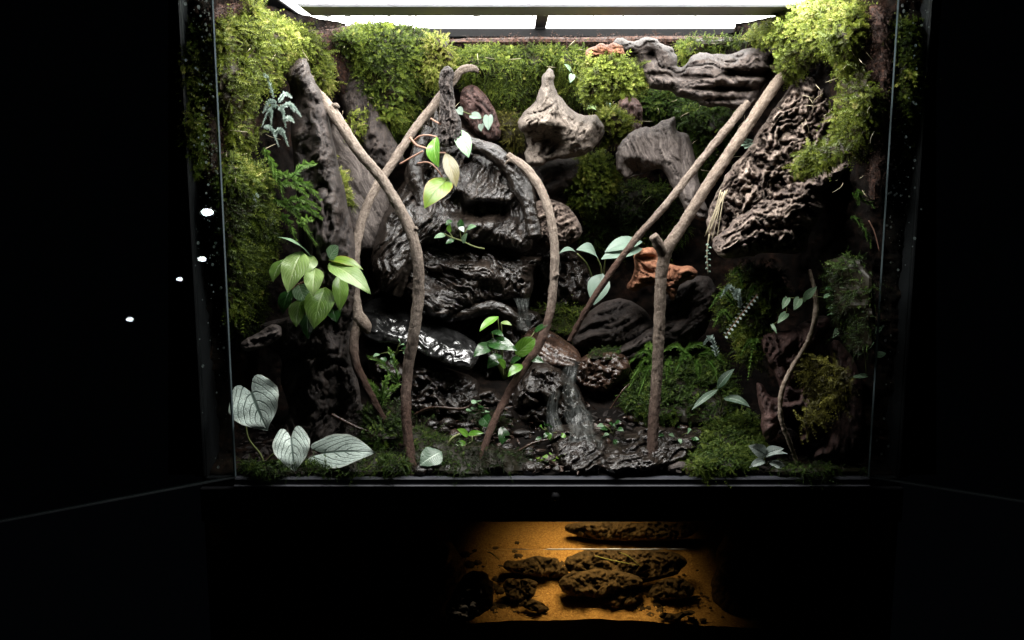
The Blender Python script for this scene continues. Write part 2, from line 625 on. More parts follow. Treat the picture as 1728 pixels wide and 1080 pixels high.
def clear_mat(name, tintc=(1, 1, 1), rough=.02, ior=1.45, gain=1.0, bump=0., bscale=60, milky=0., milkc=(.6, .65, .62), stretch=(1, 1, 1)):
    """a clear sheet: what is behind shows through, tinted, with fresnel reflections on top"""
    m, nt, out = new_mat(name)
    tr = node(nt, "ShaderNodeBsdfTransparent"); tr.inputs[0].default_value = (*tintc, 1)
    gl = node(nt, "ShaderNodeBsdfGlossy", i_Roughness=rough)
    fr = node(nt, "ShaderNodeFresnel", i_IOR=ior)
    geo = node(nt, "ShaderNodeNewGeometry")
    base = tr.outputs[0]
    if bump or milky:
        tc = node(nt, "ShaderNodeTexCoord")
        mp = node(nt, "ShaderNodeMapping"); mp.inputs["Scale"].default_value = stretch
        nt.links.new(tc.outputs["Object"], mp.inputs[0])
        n = node(nt, "ShaderNodeTexNoise", i_Scale=float(bscale), i_Detail=3.0)
        nt.links.new(mp.outputs[0], n.inputs["Vector"])
    if bump:
        b = node(nt, "ShaderNodeBump", i_Strength=bump, i_Distance=.004)
        nt.links.new(n.outputs[0], b.inputs["Height"])
        nt.links.new(b.outputs[0], gl.inputs["Normal"]); nt.links.new(b.outputs[0], fr.inputs["Normal"])
    if milky:
        df = node(nt, "ShaderNodeBsdfDiffuse"); df.inputs[0].default_value = (*milkc, 1)
        mr = node(nt, "ShaderNodeMapRange"); mr.inputs[1].default_value = .45; mr.inputs[2].default_value = .75
        mr.inputs[3].default_value = 0; mr.inputs[4].default_value = milky
        nt.links.new(n.outputs[0], mr.inputs[0])
        m1 = node(nt, "ShaderNodeMixShader")
        nt.links.new(mr.outputs[0], m1.inputs[0]); nt.links.new(base, m1.inputs[1]); nt.links.new(df.outputs[0], m1.inputs[2])
        base = m1.outputs[0]
    mu = node(nt, "ShaderNodeMath", operation='MULTIPLY', use_clamp=True); mu.inputs[1].default_value = gain
    nt.links.new(fr.outputs[0], mu.inputs[0])
    inv = node(nt, "ShaderNodeMath", operation='SUBTRACT'); inv.inputs[0].default_value = 1.0
    nt.links.new(geo.outputs["Backfacing"], inv.inputs[1])
    mf = node(nt, "ShaderNodeMath", operation='MULTIPLY')          # the far side of a thin pane adds no mirror of its own
    nt.links.new(mu.outputs[0], mf.inputs[0]); nt.links.new(inv.outputs[0], mf.inputs[1])
    mu = mf
    mx = node(nt, "ShaderNodeMixShader")
    nt.links.new(mu.outputs[0], mx.inputs[0]); nt.links.new(base, mx.inputs[1]); nt.links.new(gl.outputs[0], mx.inputs[2])
    nt.links.new(mx.outputs[0], out.inputs[0])
    return m


def glow_mat(name, col, strength):
    m, nt, out = new_mat(name)
    e = node(nt, "ShaderNodeEmission", i_Strength=strength); e.inputs[0].default_value = (*col, 1)
    nt.links.new(e.outputs[0], out.inputs[0])
    return m


MAT = {}
MAT['black'] = plain_mat("black_plastic", (.012, .012, .014), .38)
MAT['rail'] = plain_mat("black_anodised_rail", (.045, .047, .056), .3, spec=.6)
MAT['grey'] = plain_mat("grey_plastic", (.27, .275, .30), .5)
MAT['matt_black'] = plain_mat("matt_black_rail", (.004, .004, .0045), .6, spec=.15)
MAT['glass'] = clear_mat("door_glass", (.74, .77, .76), .0, 1.5)
MAT['glass_edge'] = plain_mat("glass_edge", (.12, .16, .17), .3)
MAT['edge_dark'] = plain_mat("door_bottom_seal", (.02, .024, .026), .45)
MAT['lip'] = plain_mat("rail_lip", (.055, .057, .066), .4)
MAT['tank_glass'] = clear_mat("tank_glass", (.93, .95, .94), .01, 1.45)
MAT['led'] = glow_mat("led_light", (1.0, .985, .95), LED_POWER)
MAT['led_strip'] = glow_mat("led_strip", (1.0, .985, .95), LED_STRIP)
MAT['spot'] = glow_mat("reflection_glow", (.95, 1.0, 1.0), 70.0)
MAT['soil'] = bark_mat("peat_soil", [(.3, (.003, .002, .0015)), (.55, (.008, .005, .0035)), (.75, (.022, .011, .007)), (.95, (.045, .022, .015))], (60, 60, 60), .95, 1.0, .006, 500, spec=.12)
MAT['peat'] = bark_mat("peat_fibre", [(.3, (.02, .010, .007)), (.55, (.06, .024, .013)), (.8, (.12, .055, .035))], (200, 200, 200), .85, .6)
MAT['dark_wood'] = bark_mat("dark_driftwood", [(.2, (.006, .004, .0035)), (.5, (.019, .013, .011)), (.85, (.050, .036, .029))], (30, 300, 300), .6, 1.0, .005, rvar=.15)
MAT['grey_wood'] = bark_mat("grey_driftwood", [(.15, (.010, .007, .006)), (.5, (.048, .037, .033)), (.9, (.135, .112, .099))], (30, 330, 330), .7, 1.0, .004, 430)
MAT['log_wood'] = bark_mat("weathered_log", [(.15, (.006, .004, .0035)), (.5, (.028, .020, .017)), (.9, (.09, .068, .057))], (30, 330, 330), .72, 1.0, .004, 430)
MAT['pale_wood'] = bark_mat("pale_driftwood", [(.12, (.012, .008, .006)), (.45, (.075, .058, .046)), (.9, (.215, .178, .146))], (30, 330, 330), .75, 1.0, .004, 430)
MAT['red_wood'] = bark_mat("reddish_driftwood", [(.2, (.012, .005, .004)), (.5, (.045, .019, .015)), (.85, (.12, .065, .056))], (30, 260, 260), .55, 1.0, .005)
MAT['orange_wood'] = bark_mat("orange_driftwood", [(.15, (.05, .018, .009)), (.5, (.19, .072, .034)), (.9, (.38, .18, .10))], (50, 240, 240), .75, 1.0, .005)
MAT['cork'] = bark_mat("cork_bark", [(.15, (.014, .009, .008)), (.42, (.066, .046, .037)), (.66, (.17, .128, .104)), (.92, (.32, .255, .21))], (150, 260, 260), .88, 1.0, .005, 420, tintmix=.45)
MAT['wet'] = bark_mat("wet_dark_wood", [(.2, (.003, .002, .0018)), (.5, (.010, .0075, .006)), (.85, (.032, .024, .019))], (40, 190, 190), .2, .9, .0035, 200, rvar=.1, spec=.5)
MAT['wet_slab'] = bark_mat("wet_slab", [(.3, (.004, .004, .004)), (.6, (.010, .010, .010)), (.8, (.02, .02, .02))], (40, 170, 170), .16, .4, .0018, 130, spec=.7)
MAT['wet_brown'] = bark_mat("wet_brown_wood", [(.3, (.012, .007, .005)), (.55, (.04, .022, .015)), (.8, (.08, .05, .036))], (50, 190, 190), .26, .7, .003, 190, rvar=.1, spec=.6)
MAT['vine'] = bark_mat("vine_bark", [(.25, (.06, .038, .024)), (.45, (.17, .12, .085)), (.65, (.30, .235, .18)), (.85, (.42, .34, .27))], (110, 420, 420), .8, .9, .0016, 1500, tintmix=.3)
MAT['vine_dark'] = bark_mat("dark_vine_bark", [(.25, (.025, .011, .007)), (.5, (.075, .035, .022)), (.8, (.15, .085, .06))], (110, 420, 420), .7, .8, .0014, 1500, tintmix=.3)
MAT['vine_knob'] = bark_mat("knobbly_vine_bark", [(.3, (.035, .024, .018)), (.5, (.12, .09, .07)), (.7, (.27, .215, .175))], (420, 520, 520), .8, 1.0, .0022, 900, tintmix=.35)
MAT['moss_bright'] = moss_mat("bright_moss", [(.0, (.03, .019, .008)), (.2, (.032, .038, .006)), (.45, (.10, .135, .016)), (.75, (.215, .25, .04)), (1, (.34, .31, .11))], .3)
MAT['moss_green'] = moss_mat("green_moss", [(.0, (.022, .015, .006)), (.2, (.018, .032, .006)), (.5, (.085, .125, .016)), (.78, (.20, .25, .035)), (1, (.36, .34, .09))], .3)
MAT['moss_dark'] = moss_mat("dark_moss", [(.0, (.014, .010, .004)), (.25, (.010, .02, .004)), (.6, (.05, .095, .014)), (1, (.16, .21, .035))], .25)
MAT['moss_olive'] = moss_mat("olive_moss", [(.0, (.02, .016, .005)), (.4, (.07, .065, .012)), (.7, (.16, .155, .025)), (1, (.30, .27, .06))], .25)
MAT['fern'] = moss_mat("clubmoss_green", [(.0, (.02, .045, .008)), (.5, (.08, .17, .028)), (1, (.21, .34, .07))], .25)
MAT['silver'] = moss_mat("silver_green", [(.0, (.12, .17, .15)), (.5, (.30, .38, .34)), (1, (.52, .60, .55))], .15)
MAT['stem'] = moss_mat("green_stem", [(.0, (.04, .05, .02)), (.5, (.12, .14, .05)), (1, (.25, .28, .12))], .1)
MAT['stem_red'] = moss_mat("pink_stem", [(.0, (.10, .045, .035)), (.5, (.25, .14, .10)), (1, (.38, .26, .18))], .1)
MAT['root'] = plain_mat("dry_root", (.35, .30, .20), .8)
MAT['leaf_silver'] = leaf_mat("silver_leaf", (.58, .69, .62), (.08, .12, .10), (.5, .56, .5), 5, .12, .45, .12, (.50, .60, .55), net=True, slant=1.7)
MAT['leaf_green'] = leaf_mat("green_leaf", (.15, .27, .045), (.23, .36, .10), None, 7, .10, .3, .28, (.085, .18, .03), slant=1.3)
MAT['leaf_light'] = leaf_mat("light_green_leaf", (.20, .30, .085), (.29, .38, .15), None, 7, .10, .35, .28, (.135, .235, .055), slant=1.3)
MAT['leaf_yellow'] = leaf_mat("yellow_green_leaf", (.115, .185, .016), (.075, .135, .014), (.2, .145, .03), 7, .10, .32, .28, (.12, .25, .02), slant=1.3)
MAT['leaf_dark'] = leaf_mat("dark_green_leaf", (.02, .07, .014), (.04, .11, .03), None, 6, .10, .2, .15, (.012, .045, .01), slant=1.2)
MAT['leaf_brown'] = leaf_mat("olive_brown_leaf", (.11, .10, .035), (.2, .17, .09), None, 5, .14, .3, .2, (.09, .07, .035), slant=1.5)
MAT['leaf_pale'] = leaf_mat("pale_blue_green_leaf", (.175, .245, .19), (.12, .18, .14), None, 9, .10, .4, .2, (.13, .195, .15), slant=1.5)
MAT['leaf_mid'] = leaf_mat("mint_leaf", (.19, .33, .18), (.36, .46, .34), None, 5, .14, .4, .2, (.11, .22, .10), slant=1.2)
MAT['leaf_veined'] = leaf_mat("white_veined_leaf", (.03, .085, .04), (.42, .52, .42), None, 9, .20, .35, .12, (.02, .06, .03), slant=1.6)
MAT['leaf_stripe'] = leaf_mat("silver_striped_leaf", (.40, .46, .42), (.025, .045, .035), None, 11, .2, .35, .1, (.30, .36, .33), slant=.9)
MAT['leaf_bright'] = leaf_mat("fresh_green_leaf", (.13, .30, .03), (.2, .36, .08), None, 5, .08, .22, .25, (.07, .2, .02), slant=1.2)
MAT['sand'] = bark_mat("orange_sand", [(.0, (.12, .065, .02)), (.5, (.30, .18, .06)), (1, (.56, .38, .16))], (330, 330, 330), .9, 1.0, .004, 520, tintmix=.4)
MAT['rock'] = bark_mat("brown_rock", [(.1, (.016, .010, .005)), (.5, (.042, .027, .011)), (.95, (.09, .06, .025))], (110, 140, 140), .8, 1.0, .006, 500)
m, nt, out = new_mat("water_drop")
g_ = node(nt, "ShaderNodeBsdfGlass", i_IOR=1.33, i_Roughness=.02)
l_ = node(nt, "ShaderNodeBsdfTranslucent"); l_.inputs[0].default_value = (.75, .8, .8, 1)
d_ = node(nt, "ShaderNodeBsdfDiffuse"); d_.inputs[0].default_value = (.75, .8, .8, 1)
a_ = node(nt, "ShaderNodeAddShader"); nt.links.new(l_.outputs[0], a_.inputs[0]); nt.links.new(d_.outputs[0], a_.inputs[1])
x_ = node(nt, "ShaderNodeMixShader", i_0=.45)  # white share paints in the lamp light that clear drops would catch
nt.links.new(g_.outputs[0], x_.inputs[1]); nt.links.new(a_.outputs[0], x_.inputs[2]); nt.links.new(x_.outputs[0], out.inputs[0])
MAT['drop'] = m
m, nt, out = new_mat("falling_water")
# a thin film: streaks of white water along the fall, clear between them; grain x runs across (-1..1), y down in metres
t_ = node(nt, "ShaderNodeBsdfTransparent"); t_.inputs[0].default_value = (.93, .95, .94, 1)
w_ = node(nt, "ShaderNodeBsdfPrincipled", i_Roughness=.22); w_.inputs["Base Color"].default_value = (.36, .39, .37, 1)
at_ = node(nt, "ShaderNodeAttribute", attribute_name="grain")
mp_ = node(nt, "ShaderNodeMapping"); mp_.inputs["Scale"].default_value = (6, 55, 1)
nt.links.new(at_.outputs["Vector"], mp_.inputs[0])
n_ = node(nt, "ShaderNodeTexNoise", i_Scale=1.0, i_Detail=4.0, i_Roughness=.6); nt.links.new(mp_.outputs[0], n_.inputs["Vector"])
r_ = node(nt, "ShaderNodeMapRange"); r_.inputs[1].default_value = .42; r_.inputs[2].default_value = .72; r_.inputs[3].default_value = .02; r_.inputs[4].default_value = .15
nt.links.new(n_.outputs[0], r_.inputs[0])
e_ = node(nt, "ShaderNodeMath", operation='MULTIPLY'); nt.links.new(r_.outputs[0], e_.inputs[0]); nt.links.new(node(nt, "ShaderNodeAttribute", attribute_name="tint").outputs["Fac"], e_.inputs[1])
x_ = node(nt, "ShaderNodeMixShader"); nt.links.new(e_.outputs[0], x_.inputs[0])
nt.links.new(t_.outputs[0], x_.inputs[1]); nt.links.new(w_.outputs[0], x_.inputs[2]); nt.links.new(x_.outputs[0], out.inputs[0])
MAT['water'] = m
MAT['pool'] = clear_mat("tannin_water", (.93, .80, .58), .03, 1.33, gain=1.2, bump=.25, bscale=30)
MAT['pool_front'] = clear_mat("murky_tannin_water", (.92, .80, .60), .05, 1.2, gain=.6, milky=.10, milkc=(.30, .19, .07), bscale=14)
MAT['meniscus_glint'] = plain_mat("waterline", (.75, .72, .68), .25)  # white paints in the bright glint along the water's front edge

# ================================================================== the glass tank
tank = thing("glass_terrarium", (0, 0.22, 0), "large black framed glass terrarium with both front doors swung open", "terrarium")


def part_box(name, mat, *dims, bev=.0015, parent=None):
    mb = MB(); box(mb, *dims, bev=bev)
    return mb.build(name, mat, parent or tank, smooth=False)


part_box("front_rail", MAT['rail'], -.4005, .4005, -.012, -.001, -.0125, -.0015)
mb = MB()                                   # a raised lip along the rail catches the light
box(mb, -.4005, .4005, -.016, -.0125, -.0145, -.0095, bev=.001)
mb.build("rail_lip", MAT['lip'], tank, smooth=False)
part_box("front_panel", MAT['black'], -.445, .445, -.010, -.002, -.0605, -.015)
part_box("floor_slab", MAT['black'], -.442, .442, .0, .455, -.02, -.004)
part_box("back_panel", MAT['black'], -.445, .445, .447, .455, -.24, .60)
for sx in (-1, 1):
    x0, x1 = sorted((sx * .438, sx * .445))
    part_box("side_pane", MAT['black'], x0, x1, .0, .446, -.24, .60)
    x0, x1 = sorted((sx * .4025, sx * .4375))
    part_box("front_strip", MAT['tank_glass'], x0, x1, .0, .005, -.0035, .62, bev=0)
    x0, x1 = sorted((sx * .4385, sx * .452))
    part_box("corner_post", MAT['black'], x0, x1, -.006, -.0005, -.002, .64)
part_box("back_rail", MAT['matt_black'], -.40, .40, .428, .4465, .592, .606)
# lid: frame, fine screen, grey cross bar, strap
lid = part_box("lid_frame", MAT['black'], -.42, -.365, .0, .446, .607, .6195)
part_box("lid_frame", MAT['black'], .365, .42, .0, .446, .607, .6195)
m, nt, out = new_mat("fine_screen")
tr = node(nt, "ShaderNodeBsdfTransparent")
df = node(nt, "ShaderNodeBsdfPrincipled", i_Roughness=.5); df.inputs["Base Color"].default_value = (.25, .25, .25, 1)
tc = node(nt, "ShaderNodeTexCoord")
ck = node(nt, "ShaderNodeTexWave", i_Scale=160.0, i_Distortion=0.0)
nt.links.new(tc.outputs["Object"], ck.inputs[0])
mr = node(nt, "ShaderNodeMapRange"); mr.inputs[3].default_value = .12; mr.inputs[4].default_value = .32
nt.links.new(ck.outputs["Fac"], mr.inputs[0])
mx = node(nt, "ShaderNodeMixShader")
nt.links.new(mr.outputs[0], mx.inputs[0]); nt.links.new(tr.outputs[0], mx.inputs[1]); nt.links.new(df.outputs[0], mx.inputs[2])
nt.links.new(mx.outputs[0], out.inputs[0])
mb = MB(); mb.add([(-.366, .01, .612), (.366, .01, .612), (.366, .438, .612), (-.366, .438, .612)], f4=[(0, 1, 2, 3)])
mb.build("screen", m, tank)
part_box("cross_bar", MAT['grey'], -.338, .338, .158, .243, .597, .606, bev=.004)
part_box("strap", MAT['black'], -.014, .004, .205, .43, .6065, .609, bev=.0)
# drops hanging under the cross bar
mb = MB()
for k in range(26):
    x = rng.uniform(-.33, .33); y = .238 + rng.normal() * .003; r = rng.uniform(.0012, .0032)
    th = np.linspace(0, 2 * np.pi, 9)[:-1]
    vs = [(x, y, .597 - r * .8)]
    for ph in (.45, 1.0, 1.4):
        vs += [(x + r * 1.5 * math.sin(ph) * math.cos(a), y + r * math.sin(ph) * math.sin(a), .597 - r * .8 * math.cos(ph)) for a in th]
    f3 = [(0, 1 + (j + 1) % 8, 1 + j) for j in range(8)]
    f4 = [(1 + 8 * i + j, 1 + 8 * i + (j + 1) % 8, 9 + 8 * i + (j + 1) % 8, 9 + 8 * i + j) for i in range(2) for j in range(8)]
    mb.add(vs, f=f3, f4=f4)
o = mb.build("water_drops", MAT['drop'], tank); o["kind"] = "stuff"

# the doors
for sx, deg in ((-1, 35.2), (1, 31.0)):
    c, s = math.cos(math.radians(deg)), math.sin(math.radians(deg))
    hx = sx * .4012
    dx, dy = sx * c, -s
    nx, ny = sx * -s, -c           # towards the outside face
    def dp(a, n, z):
        return (hx + dx * a + nx * n, -.004 + dy * a + ny * n, z)
    def dbox(mb, a0, a1, n0, n1, z0, z1):
        v = [dp(a, n, z) for a in (a0, a1) for n in (n0, n1) for z in (z0, z1)]
        ff = [(0, 1, 3, 2), (4, 6, 7, 5), (0, 4, 5, 1), (2, 3, 7, 6), (0, 2, 6, 4), (1, 5, 7, 3)]
        mb.add(v, f4=[f[::sx] for f in ff])
    mb = MB(); dbox(mb, .002, .40, .0, .005, .0, .622)
    door = mb.build("door", MAT['glass'], tank, smooth=False)
    mb = MB(); dbox(mb, 0.0, .0018, -.0005, .0055, .0, .622); mb.build("glass_edge", MAT['glass_edge'], door, smooth=False)
    mb = MB(); dbox(mb, .0022, .40, -.0004, .0054, -.0022, -.0004); mb.build("bottom_edge", MAT['edge_dark'], door, smooth=False)
    # condensation drops on the pane near the hinge
    mb = MB()
    for k in range(230):
        a = abs(rng.normal()) * .013 + .003; z = .60 - abs(rng.normal()) * .21
        if rng.random() < .25: z = rng.uniform(.02, .6)
        r = .0004 + rng.random() ** 3 * .0016
        th = np.linspace(0, 2 * np.pi, 7)[:-1]
        vs = [dp(a, -r * .6, z)]
        for ph in (.6, 1.5):
            vs += [dp(a + r * math.sin(ph) * math.cos(q), -r * .6 * math.cos(ph), z + r * math.sin(ph) * math.sin(q) * 1.15) for q in th]
        mb.add(vs, f=[(0, 1 + (j + 1) % 6, 1 + j) for j in range(6)], f4=[(1 + j, 1 + (j + 1) % 6, 7 + (j + 1) % 6, 7 + j) for j in range(6)])
    o = mb.build("condensation", MAT['drop'], door); o["kind"] = "stuff"
# lock under the rail
mb = MB()
c0 = P(937, 836, -.011)
th = np.linspace(0, 2 * np.pi, 17)[:-1]
vs = [(c0[0], c0[1] - .008, c0[2])]
for ph, yy in ((.5, .0072), (1.0, .0048), (1.35, .0016), (1.5, 0)):
    vs += [(c0[0] + .0075 * math.sin(ph) * math.cos(a), c0[1] - yy, c0[2] + .0075 * math.sin(ph) * math.sin(a)) for a in th]
mb.add(vs, f=[(0, 1 + (j + 1) % 16, 1 + j) for j in range(16)], f4=[(1 + 16 * i + j, 1 + 16 * i + (j + 1) % 16, 17 + 16 * i + (j + 1) % 16, 17 + 16 * i + j) for i in range(3) for j in range(16)])
mb.build("lock", plain_mat("lock_metal", (.03, .03, .033), .22, spec=.8), tank)

# LED light over the lid
led = thing("led_light", (0, .2, .615), "flat white LED light shining down through the mesh lid", "light")
mb = MB(); box(mb, -.385, .385, .0, .535, .6215, .64, bev=.004); mb.build("housing", MAT['black'], led)
mb = MB(); mb.add([(-.38, .005, .621), (.38, .005, .621), (.38, .53, .621), (-.38, .53, .621)], f4=[(0, 3, 2, 1)])
mb.build("diffuser", MAT['led'], led)
for yy in (.025, .135):
    mb = MB(); mb.add([(-.34, yy - .012, 0.6205), (.34, yy - .012, 0.6205), (.34, yy + .012, 0.6205), (-.34, yy + .012, 0.6205)], f4=[(0, 3, 2, 1)])
    mb.build("led_strip", MAT['led_strip'], led)

# unseen lamps added along mirrored rays to put bright spots in the left door
c_, s_ = math.cos(math.radians(35.2)), math.sin(math.radians(35.2))
dn = np.array([s_, -c_, 0.0]); d0 = np.array([-.4012, -.004, 0.0])
for (pu, pv), rad, far, slab_ in (((350, 358), .017, 1.5, "largest added reflection lamp, mirrored top in the left glass door"), ((341, 437), .012, 1.55, "mid sized added reflection lamp mirrored just below the largest in the left glass door"),
                              ((303, 471), .009, 1.6, "smallest added reflection lamp, third from the top in the left glass door"), ((219, 539), .010, 1.7, "added reflection lamp mirrored lowest and farthest left in the left glass door")):
    q1 = P(pu, pv, 0.0); dr = q1 - CAM; dr /= np.linalg.norm(dr)
    t_ = np.dot(d0 - CAM, dn) / np.dot(dr, dn)
    hit = CAM + dr * t_
    rf = dr - 2 * np.dot(dr, dn) * dn
    pos = hit + rf * far
    sp = thing("reflection_lamp", pos, slab_, "lamp", "added reflection lamps")
    z = -rf; x = np.cross(z, [0, 0, 1.]); x /= np.linalg.norm(x); y = np.cross(z, x)
    th = np.linspace(0, 2 * np.pi, 25)[:-1]
    ring = lambda r, h: [pos + x * r * math.cos(a) + y * r * .62 * math.sin(a) + z * h for a in th]
    mb = MB(); mb.add(ring(rad, 0) + [pos], f=[(24, i, (i + 1) % 24) for i in range(24)]); mb.build("glow_disc", MAT['spot'], sp)
    mb = MB(); mb.add(ring(rad * 1.2, rad * 4.5) + ring(rad * 1.2, -.02), f4=[(i, (i + 1) % 24, 24 + (i + 1) % 24, 24 + i) for i in range(24)]); mb.build("can", MAT['black'], sp)

# ================================================================== planted background: one sheet
gu = np.arange(284, 1581, 4.0); gv = np.arange(-60, 832, 4.0)
U, Vv = np.meshgrid(gu, gv)
Yd = depth(U, Vv)
pt = P(U, Vv, Yd).reshape(-1, 3)
pt[:, 2] = np.minimum(pt[:, 2], .601)
h = .012 * fbm(pt * 28, 4, 5) + .006 * ridged(pt * 75, 3, 8)
hh = np.clip(h.reshape(U.shape), -.015, .02)
Yb = np.clip(Yd - hh, .007, .44)
pt = P(U, Vv, Yb).reshape(-1, 3)
pt[:, 2] = np.clip(pt[:, 2], -.003, np.where(pt[:, 1] > .34, .588, .601))
nu = len(gu); nv = len(gv)
i = np.arange(nv - 1)[:, None]; j = np.arange(nu - 1)[None, :]
q = np.stack([i * nu + j, i * nu + j + 1, (i + 1) * nu + j + 1, (i + 1) * nu + j], -1).reshape(-1, 4)
red = np.clip(.38 + .9 * (h / .02) + .35 * fbm(pt * 9, 3, 31) - .45 * np.clip((Vv.ravel() - 540) / 60, 0, 1) * ((U.ravel() > 560) & (U.ravel() < 1300)) + .25 * np.clip((330 - Vv.ravel()) / 330, 0, 1) * ((U.ravel() < 460) | (U.ravel() > 1420)), 0, 1)  # middle bank darkened to paint in shade from overhangs; upper side peat redder
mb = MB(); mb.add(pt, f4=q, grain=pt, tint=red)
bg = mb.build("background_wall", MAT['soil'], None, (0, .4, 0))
bg["kind"] = "structure"; bg["label"] = "dark peat background wall and bank inside the tank"


def ground(u, v, lift=0.0):
    """depth of the built background at a pixel, brought forward by lift"""
    return depth(u, v) - lift


# ================================================================== driftwood, cork and stones
def lump(name, poly, Y, T, R, mat, label, cat, group=None, tilt=-.0003, **kw):
    if not callable(Y) and tilt:                       # faces lean back, so their fronts look up towards the light
        vm = float(np.mean([q_[1] for q_ in poly])); Yc = float(Y)
        Y = lambda u, v: Yc + tilt * (v - vm)
    r = Relief(poly, Y, T, R, **kw)
    mb = r.into(MB())
    o = mb.build(name, mat)
    tag(o, label, cat, group)
    return o, r


def slab_plane(uc, vc, Yc, du, dv):
    return lambda u, v: Yc + du * (u - uc) + dv * (v - vc)


def part_lump(parent, name, poly, Y, T, R, mat, **kw):
    r = Relief(poly, Y, T, R, **kw)
    return r.into(MB()).build(name, mat, parent)


# left stump with its crest
lump("driftwood_stump", [(480, 128), (498, 102), (509, 94), (519, 99), (524, 122), (540, 150), (552, 185), (562, 240), (576, 300), (590, 360), (604, 420), (606, 490), (598, 560), (560, 575),
     (530, 520), (508, 430), (500, 350), (497, 270), (488, 200), (492, 150)], .165, .05, 42, MAT['dark_wood'],
     "tall dark driftwood stump rising to a hooked crest at upper left", "driftwood", "driftwood pieces", tilt=-.00004, ang=82, fs=16, fw=95, amp=.011, seed=3, warp=1.2, lump=.018, lumpf=26,
     dents=[(500, 180, 18, 40, .03), (520, 260, 14, 70, .02)])
lump("driftwood_slab", [(552, 205), (575, 210), (610, 250), (645, 300), (662, 330), (655, 372), (640, 420), (610, 440), (590, 400), (572, 320), (556, 260)], .30, .03, 26, MAT['grey_wood'],
     "smooth grey driftwood slab behind the two crossing vines", "driftwood", "driftwood pieces", ang=-60, fs=12, fw=50, amp=.007, seed=5)
lump("driftwood_slab", [(556, 60), (600, 70), (625, 110), (640, 190), (668, 240), (690, 280), (640, 300), (600, 230), (570, 170)], .33, .03, 30, MAT['dark_wood'],
     "dark bark slab in the gap between the two upper left moss mounds", "driftwood", "driftwood pieces", ang=80, fs=20, fw=90, amp=.012, seed=6)
# root mass at lower left
lump("driftwood_root", [(404, 578), (430, 548), (470, 540), (520, 520), (570, 520), (592, 555), (600, 610), (612, 690), (620, 745), (590, 765), (540, 752), (500, 770), (470, 740), (492, 690),
     (470, 640), (480, 600), (445, 585), (420, 592)],      .125, .03, 40, MAT['dark_wood'],
     "broad dark root with a pale snout on the left above the silver leaves", "driftwood", "driftwood pieces", tilt=-.0003, ang=70, fs=14, fw=70, amp=.014, seed=9, warp=1.6, lump=.03,
     dents=[(505, 660, 16, 60, .014), (572, 690, 10, 60, .012), (455, 560, 30, 8, .012)])
lump("root_snout", [(402, 582), (412, 570), (440, 560), (452, 548), (470, 545), (478, 560), (470, 575), (440, 588), (415, 594)], .055, .02, 14, MAT['log_wood'],
     "small pale snout of wood poking out at the left under the hanging moss", "driftwood", "driftwood pieces", ang=20, fs=40, fw=120, amp=.007, seed=10, step=2)
# central wet wood: upper column
lump("wet_driftwood", [(738, 150), (770, 195), (800, 225), (840, 250), (870, 268), (892, 300), (905, 350), (905, 400), (890, 430), (845, 420), (800, 415), (760, 412), (720, 415), (700, 430), (680, 480), (640, 500),
     (622, 430), (650, 350), (690, 290), (712, 220), (722, 160)], slab_plane(790, 290, .315, 0, -.00055), .05, 40, MAT['wet'],
     "wet dark driftwood column at centre with rounded shoulder over a hollow", "driftwood", "driftwood pieces", ang=62, fs=8, fw=52, amp=.012, seed=12, warp=1.3, lump=.014, lumpf=22, step=2,
     dents=[(812, 356, 46, 15, .045), (770, 338, 16, 12, .02), (712, 300, 16, 36, .02), (745, 240, 5, 50, .012), (830, 290, 6, 30, .010), (880, 370, 10, 26, .014)])
# the ledge with the spout
lump("wet_ledge", [(690, 392), (740, 380), (800, 385), (842, 392), (862, 420), (885, 432), (915, 428), (918, 440), (900, 452), (900, 490), (893, 508), (878, 510), (868, 500), (820, 512), (780, 530), (740, 545), (700, 530), (672, 490), (668, 430)],
     slab_plane(790, 450, .275, 0, -.0006), .055, 36, MAT['wet'], "dripping wet ledge of dark wood that ends in the waterfall spout", "driftwood", "driftwood pieces", ang=-28, fs=12, fw=62, amp=.014, seed=15, warp=1.5, lump=.016, lumpf=28, step=2,
     dents=[(745, 470, 30, 16, .018), (835, 486, 26, 14, .014), (790, 440, 40, 6, .01)])


# sloping wet slab: tilted so that it mirrors the lamp
lump("wet_slab", [(604, 520), (640, 498), (680, 505), (740, 540), (790, 568), (812, 592), (800, 625), (775, 622), (740, 612), (700, 590), (660, 580), (625, 578), (606, 556)],
     slab_plane(700, 565, .195, 0.0, -.0011), .02, 36, MAT['wet_slab'], "glossy black rippled slab sheeted with running water at left centre", "stone", "wet stones",
     ang=-24, fs=46, fw=92, amp=.0058, seed=18, kind='rock', warp=1.6, octv=4, step=2.0)
lump("wet_stone", [(640, 470), (690, 455), (735, 470), (760, 520), (740, 545), (690, 510), (650, 505), (610, 525), (605, 512)], .315, .05, 30, MAT['wet'],
     "small knobbly wet stone just above the rippled slab", "stone", "wet stones", ang=20, fs=70, fw=90, amp=.016, seed=19, kind='rock')
lump("wet_stone", [(618, 590), (700, 604), (790, 632), (812, 645), (815, 700), (790, 720), (740, 715), (690, 718), (640, 690), (622, 640)], slab_plane(715, 650, .195, 0, -.0004), .04, 40, MAT['wet'],
     "black wet stone in deep shade under the rippled slab", "stone", "wet stones", ang=0, fs=50, fw=60, amp=.020, seed=20, kind='wood', lump=.02, lumpf=36, warp=1.5)
lump("sunken_plank", [(694, 722), (720, 712), (780, 706), (806, 715), (800, 728), (770, 745), (730, 757), (698, 758)], slab_plane(750, 730, .115, 0, -.0012), .012, 14, MAT['wet_brown'],
     "smooth brown plank lying wet behind the lower left vine foot", "driftwood", "driftwood pieces", ang=12, fs=14, fw=120, amp=.006, seed=22)
